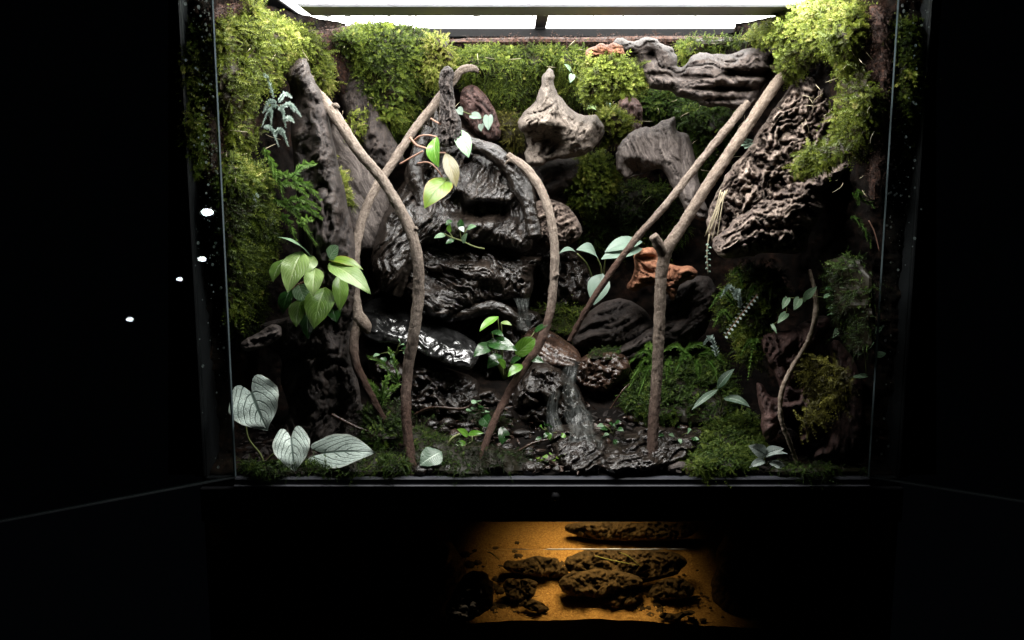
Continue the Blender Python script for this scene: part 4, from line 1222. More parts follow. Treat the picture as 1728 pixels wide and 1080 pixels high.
moss([(1048, 690), (1060, 640), (1085, 600), (1130, 585), (1190, 585), (1220, 610), (1240, 650), (1240, 700), (1200, 715), (1150, 712), (1100, 708)], .02, .025, D_, "moss bank behind the foot of the forked trunk", 2600, .0125, seed=120, base=.62)
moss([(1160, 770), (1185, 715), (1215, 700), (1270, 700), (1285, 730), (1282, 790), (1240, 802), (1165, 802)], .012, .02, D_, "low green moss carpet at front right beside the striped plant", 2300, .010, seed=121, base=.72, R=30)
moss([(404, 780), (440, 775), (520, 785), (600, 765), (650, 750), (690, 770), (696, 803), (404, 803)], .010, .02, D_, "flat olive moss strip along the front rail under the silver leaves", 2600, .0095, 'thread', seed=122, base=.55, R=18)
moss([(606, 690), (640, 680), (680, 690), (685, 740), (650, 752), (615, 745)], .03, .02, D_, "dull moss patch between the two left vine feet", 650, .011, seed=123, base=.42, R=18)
moss([(900, 520), (940, 510), (985, 520), (1000, 545), (975, 570), (935, 560), (905, 545)], .09, .02, G_, "wet green moss just right of the upper waterfall", 700, .011, 'thread', seed=124, base=.4, R=18)
moss([(985, 600), (1000, 588), (1035, 586), (1050, 598), (1020, 606)], .11, .01, D_, "thin moss film on the pitted brown stone", 200, .009, 'thread', seed=125, base=.5, R=8)
moss([(690, 700), (760, 740), (830, 750), (900, 760), (905, 803), (690, 803)], .006, .012, D_, "sparse blackish green moss on the middle of the bank", 1100, .009, 'thread', seed=130, base=.2, R=14)
moss([(640, 690), (700, 660), (800, 690), (860, 700), (850, 735), (780, 705), (700, 712), (650, 740)], .01, .012, D_, "dim moss film in the hollow behind the sunken plank", 700, .010, 'thread', seed=131, base=.15, R=12)
moss([(1340, 610), (1360, 600), (1392, 615), (1430, 630), (1440, 665), (1400, 680), (1378, 720), (1352, 722), (1372, 670), (1350, 640)], .135, .015, O_, "straggly yellow olive moss on the gnarled right root", 520, .0135, seed=126, base=.45, R=14)
moss([(1290, 790), (1330, 778), (1400, 790), (1458, 785), (1460, 803), (1290, 803)], .008, .012, D_, "thin dark moss along the front rail in the right corner", 650, .009, 'thread', seed=127, base=.45, R=10)
moss([(306, 48), (335, 40), (352, 60), (352, 240), (338, 330), (312, 300), (304, 150)], .0, .012, G_, "dim strip of moss on the left wall seen through the door glass", 900, .012, seed=128, base=.7, R=16)
moss([(1512, 30), (1545, 40), (1552, 120), (1545, 260), (1525, 280), (1514, 150)], .0, .012, G_, "dim strip of moss on the right wall seen through the door glass", 800, .012, seed=129, base=.7, R=16)


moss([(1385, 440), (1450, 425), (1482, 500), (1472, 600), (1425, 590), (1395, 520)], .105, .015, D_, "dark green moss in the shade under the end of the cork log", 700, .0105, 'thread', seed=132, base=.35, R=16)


def fibres(poly, lift, label, n, mat, size=.012, seed=0):
    Yf = (lambda u, v: depth(u, v) - lift)
    r = Relief(poly, Yf, .012, 20, step=5, kind='rock', fs=70, fw=70, amp=.008, seed=seed, wob=5, back=.3)
    mb = MB(); r.into(mb, tint=.2)
    p, nn, uu, vv = r.sample(n)
    d = nn * .5 + rng.normal(0, .8, (n, 3))
    scatter(mb, p, d, size * rng.uniform(.5, 1.3, n), np.clip(.45 + .3 * rng.normal(size=n), 0, 1), 'fibre')
    o = mb.build("peat_fibre", mat, None, p.mean(0), smooth=False)
    tag(o, label, "peat", "loose peat on the side walls", "stuff")


fibres([(350, 20), (360, 5), (420, 5), (410, 40), (370, 60), (352, 60)], .022, "crumbly red brown peat at the very top left", 500, MAT['peat'], seed=140)
fibres([(346, 110), (366, 110), (385, 230), (380, 420), (395, 470), (372, 470), (352, 330)], .018, "red brown peat column between door edge and left moss", 900, MAT['peat'], seed=141)
fibres([(1436, 8), (1502, 4), (1500, 120), (1492, 300), (1478, 350), (1462, 330), (1480, 200), (1460, 110)], .022, "crumbly red brown peat down the right wall", 1100, MAT['peat'], seed=142)
fibres([(505, 45), (540, 55), (600, 40), (640, 42), (560, 70), (590, 110), (600, 180), (580, 170), (560, 110)], .02, "brown peat crumbs between the two upper left moss mounds", 500, MAT['peat'], seed=143)
fibres([(740, 64), (1000, 62), (1290, 62), (1290, 74), (1000, 74), (745, 78)], .02, "brown peat edge along the top of the back wall", 700, MAT['peat'], seed=144)

# thin bare rootlets and dead strands that hang over the moss
mb = MB()
for k in range(150):
    u = rng.choice([rng.uniform(370, 560), rng.uniform(570, 1080), rng.uniform(1090, 1250), rng.uniform(1300, 1470)])
    v = rng.uniform(70, 330) if not 570 < u < 1080 else rng.uniform(75, 230)
    Y = float(depth(u, v)) - rng.uniform(.035, .075)
    L = rng.uniform(10, 38); a = rng.uniform(0, 6.28)
    q_ = np.array([P(u, v, Y + .02), P(u + L * .5 * math.cos(a) + rng.uniform(-5, 5), v + L * .4 * math.sin(a) + 3, Y - .008), P(u + L * math.cos(a), v + L * .8 * math.sin(a) + 6, Y)])
    tube(mb, q_, [.0005, .0003], 8, 4, tint=rng.random(), cap=False)
o = mb.build("rootlets", MAT['root'], None, (0, .3, .4)); tag(o, "thin bare strands of root hanging over the moss walls", "roots", None, "stuff")

# ================================================================== leaves and plants
PROFILE = {
    'heart': ([0, .04, .1, .25, .45, .65, .8, .92, 1], [.74, .80, .88, 1, .95, .72, .44, .16, 0]),
    'ovate': ([0, .06, .2, .36, .55, .75, .9, 1], [0, .45, .86, 1, .92, .62, .27, 0]),
    'lance': ([0, .08, .25, .45, .65, .82, .93, 1], [0, .35, .82, 1, .85, .5, .2, 0]),
    'round': ([0, .05, .2, .45, .7, .88, .96, 1], [.1, .5, .9, 1, .92, .62, .35, 0]),
}


def leaf(parent, base, tip, width, mat, shape='ovate', n=(0, -.75, .66), droop=.15, fold=.12, lobe=0.0, wave=.0, seed=0, name="leaf", curl=0., nu=15, nv=9, label=None):
    """base and tip as (u, v, depth); width in pixels of the photograph at the leaf"""
    Bp, Tp = P(*base), P(*tip)
    ax = Tp - Bp; L = np.linalg.norm(ax); ax /= L
    nn = np.array(n, float)
    cr = np.cross(ax, nn); cr /= np.linalg.norm(cr)
    N = np.cross(cr, ax)
    if N.dot(nn) < 0: N = -N
    Wd = width * .5 * pxm((base[2] + tip[2]) / 2)
    px, pw = PROFILE[shape]
    t = np.linspace(0, 1, nu)
    # smooth profile
    w = np.interp(t, px, pw)
    s = np.linspace(-1, 1, nv)
    T, Sx = np.meshgrid(t, s, indexing='ij')
    Wt = np.interp(T, px, pw) * Wd
    along = T - lobe * np.interp(np.abs(Sx), [0, .17, .34, .5, .67, .84, 1], [0, .5, .88, 1.0, .98, .8, .42]) * (1 - T) ** 3
    arch = droop * L * (4 * T * (1 - T)) * .5
    r = np.random.default_rng(seed + int(base[0] * 7 + base[1]))
    ph = r.uniform(0, 6.28)
    z = arch + fold * np.abs(Sx) * Wt - curl * Sx ** 2 * Wt + wave * Wd * np.sin(T * 15 + ph + Sx * 2) * np.abs(Sx) + .02 * Wd * np.cos(ph + 5 * T)
    v = Bp + ax * (along * L)[..., None] + cr * (Sx * Wt)[..., None] + N * z[..., None]
    i = np.arange(nu - 1)[:, None]; j = np.arange(nv - 1)[None, :]
    q = np.stack([i * nv + j, i * nv + j + 1, (i + 1) * nv + j + 1, (i + 1) * nv + j], -1).reshape(-1, 4)
    mb = MB(); mb.add(v.reshape(-1, 3), f4=q, grain=np.stack([T, Sx, 0 * T + r.uniform(0, 9)], -1).reshape(-1, 3), tint=r.uniform(.25, .75))
    o = mb.build(name, mat, parent)
    if label: o["label"] = label
    return o


def stem(parent, pts, rad, mat=None, name="stem", n=14, tint=.5):
    mb = MB()
    q = np.array([P(*p) for p in pts])
    m = pxm(pts[0][2])
    rr = rad if isinstance(rad, (list, tuple)) else [rad, rad * .8]
    tube(mb, q, [r * m for r in rr], n, 6, tint=tint)
    return mb.build(name, mat or MAT['stem'], parent)


def plant(name, root, label, cat="plant", group=None):
    return thing(name, P(*root), label, cat, group)


# 1 silver heart-leaved plant, lower left
p = plant("silver_leaf_plant", (447, 780, .03), "plant with three big silver heart leaves at front left")
leaf(p, (424, 662, .015), (452, 727, -.012), 92, MAT['leaf_silver'], 'heart', (-.1, -.9, .42), .10, .12, .30, .05, 1, nu=23, nv=13)
leaf(p, (491, 738, .022), (498, 797, -.002), 64, MAT['leaf_silver'], 'heart', (.1, -.8, .55), .25, .18, .28, .05, 2, nu=23, nv=13)
leaf(p, (546, 765, .02), (634, 764, -.008), 66, MAT['leaf_silver'], 'heart', (.15, -.8, .62), .15, .10, .28, .04, 3, nu=23, nv=13)
stem(p, [(445, 782, .03), (438, 765, .03), (418, 738, .025), (415, 700, .022), (424, 662, .016)], [2.2, 1.6])
stem(p, [(447, 782, .03), (460, 768, .028), (480, 750, .03), (491, 738, .023)], [2, 1.5])
stem(p, [(450, 783, .03), (490, 795, .03), (525, 780, .03), (546, 765, .021)], [2, 1.5])

# 2 green philodendron on the stump
p = plant("philodendron", (527, 478, .12), "bushy green philodendron growing on the left stump")
Yp = .10
L2 = [((531, 444, .11), (468, 400, .07), 26, 'leaf_mid', 'lance', (-.3, -.5, .8)), ((509, 428, .09), (485, 494, .05), 46, 'leaf_light', 'ovate', (0, -.85, .5)),
      ((481, 438, .11), (461, 477, .08), 32, 'leaf_green', 'ovate', (-.4, -.8, .4)), ((529, 434, .10), (512, 463, .075), 24, 'leaf_light', 'ovate', (.4, -.8, .5)),
      ((532, 455, .085), (529, 501, .055), 34, 'leaf_light', 'ovate', (0, -.85, .5)), ((556, 436, .10), (571, 416, .085), 24, 'leaf_mid', 'round', (0, -.9, .4)),
      ((553, 439, .10), (613, 455, .07), 22, 'leaf_yellow', 'lance', (0, -.5, .85)), ((558, 447, .09), (626, 497, .04), 40, 'leaf_light', 'ovate', (.25, -.75, .6)),
      ((542, 456, .12), (573, 482, .11), 36, 'leaf_mid', 'ovate', (0, -.8, .6)), ((573, 466, .10), (573, 526, .08), 28, 'leaf_green', 'ovate', (.35, -.9, .3)),
      ((548, 488, .10), (530, 556, .06), 52, 'leaf_green', 'ovate', (0, -.8, .6)), ((509, 506, .095), (500, 553, .06), 34, 'leaf_green', 'ovate', (-.1, -.9, .35)),
      ((505, 482, .11), (516, 510, .09), 30, 'leaf_mid', 'round', (0, -.85, .5)), ((521, 530, .11), (520, 573, .09), 26, 'leaf_dark', 'ovate', (0, -.95, .3)),
      ((490, 490, .12), (478, 530, .10), 30, 'leaf_dark', 'ovate', (-.3, -.9, .3)), ((556, 500, .12), (568, 545, .10), 34, 'leaf_dark', 'ovate', (.2, -.95, .3))]
for k, (b, t, w, m_, sh, n_) in enumerate(L2):
    leaf(p, b, t, w, MAT[m_], sh, n_, .22, .12, .06 if sh != 'lance' else 0, .04, 20 + k)
    stem(p, [(527 + rng.uniform(-4, 4), 476 + rng.uniform(-4, 6), .13), ((527 + b[0]) / 2, (470 + b[1]) / 2 - 3, .12), b], [1.5, 1.1], MAT['stem_red'], n=8)

# 3 philodendron hanging at the centre
p = plant("hanging_philodendron", (700, 238, .19), "trailing plant with four limp leaves over the wet column")
leaf(p, (774, 220, .20), (791, 266, .19), 28, MAT['leaf_mid'], 'ovate', (.2, -.9, .4), .1, .1, .05)
leaf(p, (737, 231, .18), (741, 283, .16), 30, MAT['leaf_bright'], 'lance', (-.6, -.8, .2), .3, .3, 0)
leaf(p, (752, 258, .19), (770, 316, .17), 27, MAT['leaf_brown'], 'lance', (.3, -.9, .4), .1, .1, 0)
leaf(p, (757, 304, .18), (716, 352, .15), 44, MAT['leaf_yellow'], 'ovate', (-.1, -.8, .6), .25, .1, .08)
stem(p, [(727, 200, .21), (740, 208, .205), (756, 214, .20), (774, 220, .20)], [1.6, 1.3], MAT['stem_red'])
stem(p, [(700, 236, .20), (708, 230, .195), (722, 228, .19), (737, 231, .18)], [1.6, 1.3], MAT['stem_red'])
stem(p, [(692, 232, .20), (703, 245, .195), (718, 250, .19), (732, 257, .19), (752, 258, .19)], [2.2, 1.5], MAT['stem_red'])
stem(p, [(704, 276, .19), (722, 274, .185), (736, 284, .18), (749, 303, .18)], [1.5, 1.2], MAT['stem_red'])
stem(p, [(675, 277, .19), (694, 266, .185), (714, 255, .18)], [1.8, 1.5], MAT['stem_red'], "twig")

# 4 glossy dark plant at the waterfall
p = plant("glossy_plant", (850, 640, .12), "glossy dark green plant beside the waterfall")
L4 = [((840, 535, .12), (809, 560, .10), 18, 'leaf_bright', 'ovate', (-.3, -.6, .8)), ((846, 544, .12), (864, 549, .11), 9, 'leaf_light', 'ovate', (0, -.7, .8)),
      ((823, 578, .11), (873, 592, .09), 30, 'leaf_dark', 'ovate', (0, -.62, .78)), ((831, 582, .11), (799, 602, .09), 26, 'leaf_dark', 'ovate', (-.2, -.7, .6)),
      ((872, 597, .11), (903, 571, .10), 28, 'leaf_bright', 'round', (.2, -.8, .5)), ((853, 620, .11), (837, 605, .10), 15, 'leaf_bright', 'ovate', (0, -.7, .7)),
      ((880, 616, .10), (857, 636, .08), 18, 'leaf_bright', 'ovate', (0, -.65, .75)), ((862, 612, .11), (880, 604, .10), 14, 'leaf_dark', 'ovate', (0, -.7, .7)),
      ((830, 560, .12), (850, 568, .10), 14, 'leaf_dark', 'ovate', (0, -.6, .8)), ((893, 604, .11), (918, 612, .10), 16, 'leaf_dark', 'ovate', (0, -.7, .7)),
      ((845, 600, .12), (822, 622, .10), 24, 'leaf_dark', 'ovate', (0, -.8, .5)), ((902, 560, .13), (925, 548, .12), 12, 'leaf_dark', 'ovate', (0, -.7, .7))]
for k, (b, t, w, m_, sh, n_) in enumerate(L4):
    leaf(p, b, t, w, MAT[m_], sh, n_, .2, .12, .05, .03, 50 + k, nu=11, nv=7)
    stem(p, [(850, 640, .13), ((850 + b[0]) / 2, (640 + b[1]) / 2, .125), b], [1.2, .8], n=8)

# 5 small dark sprigs on the wet ledge
p = plant("small_ledge_plant", (770, 410, .20), "tiny dark leaved sprig growing on the dripping ledge")
for k, (b, t, w, m_) in enumerate([((752, 396, .20), (732, 402, .19), 10, 'leaf_mid'), ((758, 392, .20), (760, 376, .19), 9, 'leaf_bright'), ((776, 382, .20), (783, 392, .19), 9, 'leaf_silver'),
                                   ((777, 384, .20), (778, 370, .2), 12, 'leaf_dark'), ((788, 386, .2), (804, 382, .19), 11, 'leaf_mid'), ((781, 410, .19), (789, 393, .18), 11, 'leaf_mid'),
                                   ((762, 372, .21), (752, 380, .2), 9, 'leaf_dark'), ((766, 404, .19), (752, 412, .18), 9, 'leaf_dark')]):
    leaf(p, b, t, w, MAT[m_], 'ovate', (0, -.8, .6), .2, .1, 0, .02, 70 + k, nu=9, nv=5)
stem(p, [(750, 395, .20), (765, 402, .198), (778, 406, .196), (800, 416, .195), (818, 420, .195)], [1.4, 1.2])
stem(p, [(765, 402, .2), (758, 392, .2)], .9, n=4); stem(p, [(778, 406, .2), (776, 384, .2)], .9, n=4); stem(p, [(778, 406, .2), (788, 386, .2)], .9, n=4)

# 6 pale leaves behind the thin vine
p = plant("pale_leaf_plant", (1017, 492, .25), "plant with pale blue green leaves behind the thin slanting vine")
leaf(p, (974, 428, .23), (943, 428, .22), 16, MAT['leaf_pale'], 'lance', (0, -.35, .9), .5, .1, 0)
leaf(p, (1008, 436, .23), (972, 422, .21), 34, MAT['leaf_pale'], 'ovate', (.2, -.55, .8), .5, .1, 0)
leaf(p, (1084, 408, .22), (1020, 426, .20), 34, MAT['leaf_pale'], 'lance', (0, -.55, .8), .2, .15, 0)
leaf(p, (1084, 420, .215), (1014, 438, .195), 36, MAT['leaf_pale'], 'lance', (0, -.6, .8), .2, .1, 0)
leaf(p, (1016, 464, .21), (1002, 515, .19), 38, MAT['leaf_pale'], 'ovate', (-.1, -.85, .5), .15, .1, .05)
stem(p, [(1000, 470, .24), (990, 445, .235), (974, 428, .23)], [1.5, 1.2]); stem(p, [(1016, 470, .24), (1014, 450, .235), (1008, 436, .23)], [1.5, 1.2])
stem(p, [(1017, 490, .25), (1020, 450, .235), (1024, 424, .22)], [1.5, 1.2])

# 7 small creeper with round leaves at lower centre
p = plant("round_leaf_creeper", (812, 735, .07), "creeper with small round shiny leaves and a curled tendril at lower centre")
for k in range(11):
    u0 = rng.uniform(796, 828); v0 = rng.uniform(676, 706)
    leaf(p, (u0, v0, .085), (u0 + rng.uniform(-12, 8), v0 + rng.uniform(-3, 5), .075), rng.uniform(9, 13), MAT['leaf_mid' if k % 3 else 'leaf_dark'], 'round', (0, -.45, .9), .2, .05, 0, .02, 90 + k, nu=8, nv=5)
leaf(p, (813, 702, .08), (830, 722, .06), 24, MAT['leaf_dark'], 'ovate', (-.3, -.8, .5), .2, .1, 0)
leaf(p, (790, 736, .06), (771, 724, .05), 14, MAT['leaf_bright'], 'ovate', (0, -.7, .7), .2, .1, 0)
leaf(p, (789, 733, .06), (817, 731, .05), 11, MAT['leaf_bright'], 'ovate', (0, -.7, .7), .2, .1, 0)
leaf(p, (784, 744, .06), (768, 759, .045), 15, MAT['leaf_bright'], 'ovate', (-.3, -.8, .5), .2, .1, 0)
leaf(p, (792, 764, .05), (782, 772, .04), 12, MAT['leaf_dark'], 'round', (0, -.7, .7), .2, .1, 0)
leaf(p, (846, 720, .09), (856, 770, .07), 22, MAT['leaf_dark'], 'ovate', (.3, -.9, .3), .2, .1, 0)
leaf(p, (760, 762, .05), (745, 775, .04), 12, MAT['leaf_dark'], 'ovate', (0, -.7, .7), .2, .1, 0)
stem(p, [(776, 733, .055), (764, 739, .05), (757, 750, .048), (760, 762, .046), (768, 768, .045)], [2.4, 2.0], MAT['stem'], "tendril", tint=.9)
stem(p, [(796, 735, .06), (796, 745, .055), (785, 752, .05), (772, 765, .045), (779, 780, .04)], [1.5, 1.2], MAT['stem'], "tendril", tint=.7)
stem(p, [(812, 735, .07), (814, 715, .075), (812, 690, .085), (805, 680, .085)], [1.3, 1.0])
stem(p, [(812, 735, .07), (800, 736, .065), (790, 736, .06)], [1.3, 1.0])

# 8 two dark variegated leaves at the front rail
p = plant("dark_pothos", (738, 795, .02), "dark marbled shiny leaf at the front rail right of the thick vine foot")
leaf(p, (742, 764, .02), (708, 786, .0), 40, MAT['leaf_veined'], 'ovate', (0, -.75, .65), .2, .1, .1, .05, 5)
stem(p, [(738, 797, .02), (745, 780, .025), (742, 764, .02)], [1.3, 1.0])
p = plant("dark_pothos", (1086, 800, .02), "dark marbled shiny leaf just left of the forked trunk foot")
leaf(p, (1089, 767, .025), (1072, 801, .005), 28, MAT['leaf_veined'], 'ovate', (-.2, -.75, .6), .2, .1, .08, .05, 6)
stem(p, [(1086, 802, .03), (1092, 784, .03), (1089, 767, .025)], [1.3, 1.0])

# 9 white veined orchid leaves on the right bank
p = plant("veined_orchid", (1216, 690, .09), "three narrow dark leaves with white veins on the right moss bank")
leaf(p, (1212, 657, .09), (1167, 692, .065), 13, MAT['leaf_veined'], 'lance', (-.1, -.6, .8), .15, .2, 0)
leaf(p, (1210, 656, .09), (1240, 622, .075), 17, MAT['leaf_veined'], 'lance', (-.3, -.7, .6), .15, .2, 0)
leaf(p, (1221, 672, .085), (1266, 687, .06), 20, MAT['leaf_veined'], 'ovate', (0, -.55, .85), .25, .15, 0)
stem(p, [(1216, 694, .095), (1218, 675, .09), (1211, 657, .09)], [1.6, 1.2]); stem(p, [(1217, 690, .095), (1221, 672, .085)], [1.4, 1.1], n=4)

# 10 silver striped plant
p = plant("striped_plant", (1291, 788, .02), "low rosette of silver leaves with dark stripes at front right")
for k, (b, t, w, n_) in enumerate([((1291, 768, .02), (1262, 752, .01), 26, (-.3, -.8, .5)), ((1292, 767, .02), (1323, 757, .005), 20, (.1, -.8, .6)), ((1291, 772, .015), (1330, 766, .0), 11, (.2, -.5, .8)),
                                   ((1290, 778, .012), (1264, 790, .0), 15, (-.2, -.7, .7)), ((1298, 780, .012), (1331, 797, .0), 16, (.1, -.7, .7)), ((1280, 764, .03), (1274, 748, .02), 20, (0, -.9, .4))]):
    leaf(p, b, t, w, MAT['leaf_stripe'], 'ovate', n_, .3, .2, .05, .03, 120 + k, nu=11, nv=7)
    stem(p, [(1291, 790, .03), b], [1.3, 1.0], n=5)

# 11 creeping fig with small mint leaves on the right
p = plant("creeping_fig", (1370, 520, .07), "creeper with small mint green leaves round the slender vine")
fig = [((1329, 503, .03), (1320, 522, .02), 12), ((1349, 504, .03), (1339, 524, .02), 15), ((1360, 501, .03), (1379, 483, .018), 14), ((1327, 529, .03), (1312, 546, .018), 13), ((1391, 501, .03), (1405, 497, .02), 8),
       ((1398, 520, .03), (1410, 520, .02), 6), ((1396, 532, .03), (1407, 530, .02), 9), ((1303, 548, .03), (1311, 563, .02), 6), ((1356, 508, .03), (1364, 492, .02), 7)]
for k, (b, t, w) in enumerate(fig):
    leaf(p, b, t, w, MAT['leaf_mid'], 'heart', (rng.uniform(-.3, .3), -.85, .5), .15, .15, .1, .06, 140 + k, nu=9, nv=5)
stem(p, [(1391, 502, .034), (1372, 500, .03), (1350, 504, .03), (1330, 504, .03), (1326, 529, .03), (1305, 548, .032)], [.8, .6])
p = plant("creeping_fig", (1440, 570, .06), "creeper with dull green leaves in shade at the right edge")
for k, (b, t, w) in enumerate([((1418, 555, .022), (1434, 536, .016), 16), ((1428, 563, .022), (1453, 568, .016), 19), ((1456, 586, .016), (1476, 577, .012), 15), ((1416, 553, .022), (1405, 571, .018), 10), ((1462, 634, .016), (1433, 637, .012), 8),
                                ((1440, 590, .022), (1450, 600, .016), 10), ((1476, 560, .012), (1490, 550, .01), 12), ((1480, 600, .012), (1496, 596, .01), 12)]):
    leaf(p, b, t, w, MAT['leaf_mid'], 'heart', (rng.uniform(-.3, .3), -.85, .5), .15, .15, .1, .06, 160 + k, nu=9, nv=5)
stem(p, [(1405, 570, .026), (1418, 555, .024), (1428, 563, .024), (1456, 588, .018), (1462, 634, .016)], [.8, .6])

# small climbing leaves on the back wall moss and above the stub
p = plant("climbing_fig", (1000, 170, .33), "small bluish leaves climbing the moss right of the pale driftwood")
for k, (b, t, w, m_) in enumerate([((962, 118, .33), (952, 108, .32), 9, 'leaf_mid'), ((966, 126, .33), (962, 140, .32), 11, 'leaf_mid'), ((998, 138, .33), (992, 150, .32), 11, 'leaf_mid'), ((1006, 160, .33), (1022, 172, .32), 15, 'leaf_mid'),
                                   ((1000, 176, .32), (990, 185, .30), 14, 'leaf_yellow'), ((994, 174, .32), (1006, 186, .30), 14, 'leaf_yellow'), ((1024, 172, .32), (1030, 180, .31), 8, 'leaf_mid')]):
    leaf(p, b, t, w, MAT[m_], 'heart', (rng.uniform(-.3, .3), -.85, .5), .1, .15, .1, .04, 180 + k, nu=9, nv=5)
stem(p, [(962, 112, .335), (972, 130, .335), (998, 140, .335), (1006, 160, .333), (1024, 174, .325)], [.8, .6])
p = plant("climbing_fig", (800, 190, .30), "three pale mint leaves beside the upright brown stub")
for k, (b, t, w) in enumerate([((772, 184, .28), (781, 194, .27), 15), ((796, 194, .29), (813, 200, .28), 16), ((824, 196, .29), (824, 220, .28), 17), ((812, 210, .30), (812, 222, .29), 10)]):
    leaf(p, b, t, w, MAT['leaf_pale'], 'heart', (rng.uniform(-.3, .3), -.85, .5), .1, .15, .12, .05, 190 + k, nu=9, nv=5)
stem(p, [(772, 184, .29), (796, 194, .295), (812, 198, .30), (824, 196, .295)], [.8, .6])
p = plant("teal_rosette", (1260, 246, .21), "small bluish rosette on the left flank of the cork slab")
for k in range(10):
    a = k * 2.4; r_ = 5 + .9 * k
    leaf(p, (1260 + 2 * math.cos(a), 242 + 2 * math.sin(a), .205), (1260 + r_ * math.cos(a) * 1.1, 241 + r_ * math.sin(a), .195), 11, MAT['leaf_pale'], 'round', (math.cos(a) * .4, -.8, .5 - .3 * math.sin(a)), .3, .1, 0, .05, 200 + k, nu=7, nv=5)

for u0, v0, Y0, n_, lab, mts in [
    (925, 735, .07, 12, "low dark leaved creeper left of the lower waterfall", ('leaf_dark', 'leaf_dark', 'leaf_bright')),
    (1035, 735, .075, 9, "tiny dark plant between the splashed stone and the trunk", ('leaf_dark', 'leaf_mid')),
    (870, 790, .03, 14, "dark creeping plant at the front rail near the bowed vine foot", ('leaf_dark', 'leaf_dark', 'leaf_veined')),
    (770, 800, .02, 12, "low shiny dark plant at the front rail below the curled tendril", ('leaf_dark', 'leaf_bright', 'leaf_dark')),
    (668, 600, .16, 10, "small dark leaved plant under the rippled slab", ('leaf_dark', 'leaf_mid')),
    (1145, 745, .06, 8, "small dark plant on the stone right of the trunk foot", ('leaf_dark', 'leaf_mid')),
    (1430, 500, .03, 9, "little creeper in the shade under the end of the cork log", ('leaf_mid', 'leaf_dark')),
]:
    p = plant("creeping_plant", (u0, v0, Y0 + .01), lab, "plant")
    for k in range(n_):
        a = rng.uniform(0, 6.28); r_ = rng.uniform(6, 30)
        b = (u0 + r_ * math.cos(a), v0 + .5 * r_ * math.sin(a) - 8, Y0 + rng.uniform(-.01, .01))
        l_ = rng.uniform(9, 17); a2 = a + rng.uniform(-.8, .8)
        leaf(p, b, (b[0] + l_ * math.cos(a2), b[1] + l_ * .6 * math.sin(a2) + 3, b[2] - .008), l_ * .7, MAT[mts[k % len(mts)]], 'ovate', (rng.uniform(-.3, .3), -.65, .7), .25, .12, .05, .04, 400 + k, nu=9, nv=5)
        if k % 2: stem(p, [(u0, v0, Y0 + .01), ((u0 + b[0]) / 2, (v0 + b[1]) / 2 - 4, Y0), b], [1.0, .7], n=7)
# small bottom centre seedlings
p = plant("seedlings", (940, 798, .02), "cluster of small yellowish seedlings at the front rail below the waterfall", "plant")
for k in range(22):
    u0 = rng.uniform(893, 1000); v0 = 766 + rng.uniform(0, 26) + (abs(u0 - 940) * .08)
    leaf(p, (u0, v0, .03), (u0 + rng.uniform(-9, 9), v0 + rng.uniform(-4, 5), .022), rng.uniform(6, 10), MAT['leaf_yellow' if k % 2 else 'leaf_green'], 'round', (0, -.5, .85), .3, .1, 0, .05, 220 + k, nu=7, nv=5)
    stem(p, [(u0 + rng.uniform(-14, 14), 803, .03), (u0 + rng.uniform(-5, 5), v0 + 14, .032), (u0, v0, .03)], [.8, .6], tint=rng.uniform(.3, 1), n=6)

# ================================================================== wet litter on the bank
def litter(poly, n, label, mat, size, seed):
    rr = np.random.default_rng(seed)
    poly = np.array(poly, float)
    mb = MB()
    k = 0
    while k < n:
        u = rr.uniform(poly[:, 0].min(), poly[:, 0].max()); v = rr.uniform(poly[:, 1].min(), poly[:, 1].max())
        if not inside_poly(np.array([u]), np.array([v]), poly)[0]: continue
        k += 1
        c = P(u, v, depth(u, v) - rr.uniform(.004, .016))
        c[2] = max(c[2], .004)
        a = rr.normal(size=3); a[2] *= .4; a /= np.linalg.norm(a)
        b = np.cross(a, [rr.normal() * .4, rr.normal() * .4 - .5, 1]); b /= np.linalg.norm(b); nn = np.cross(a, b)
        L = size * rr.uniform(.4, 1.4); w = L * rr.uniform(.15, .5); h = L * rr.uniform(.05, .2)
        vs = [c - a * L, c - a * L * .3 + b * w + nn * h, c + a * L * .5 + b * w * .8, c + a * L, c + a * L * .4 - b * w, c - a * L * .4 - b * w * .9 + nn * h, c + nn * h * 1.6, c - nn * h]
        f = []
        for i in range(6):
            f += [(i, (i + 1) % 6, 6), ((i + 1) % 6, i, 7)]
        mb.add(vs, f=f, grain=np.array(vs) * 3 + k, tint=rr.random())
    o = mb.build("litter", mat, None, P(float(poly[:, 0].mean()), float(poly[:, 1].max()), .03), smooth=False)
    tag(o, label, "litter", None, "stuff")


litter([(680, 690), (1000, 660), (1020, 800), (690, 800)], 450, "black wet wood crumbs and dead leaf scraps on the middle of the bank", MAT['wet_brown'], .007, 1)
litter([(404, 720), (700, 700), (700, 800), (404, 800)], 400, "dark crumbs of wood on the bank at left", MAT['dark_wood'], .006, 2)
litter([(1000, 690), (1460, 700), (1460, 800), (1000, 800)], 400, "dark crumbs of wood on the bank at right", MAT['dark_wood'], .006, 3)

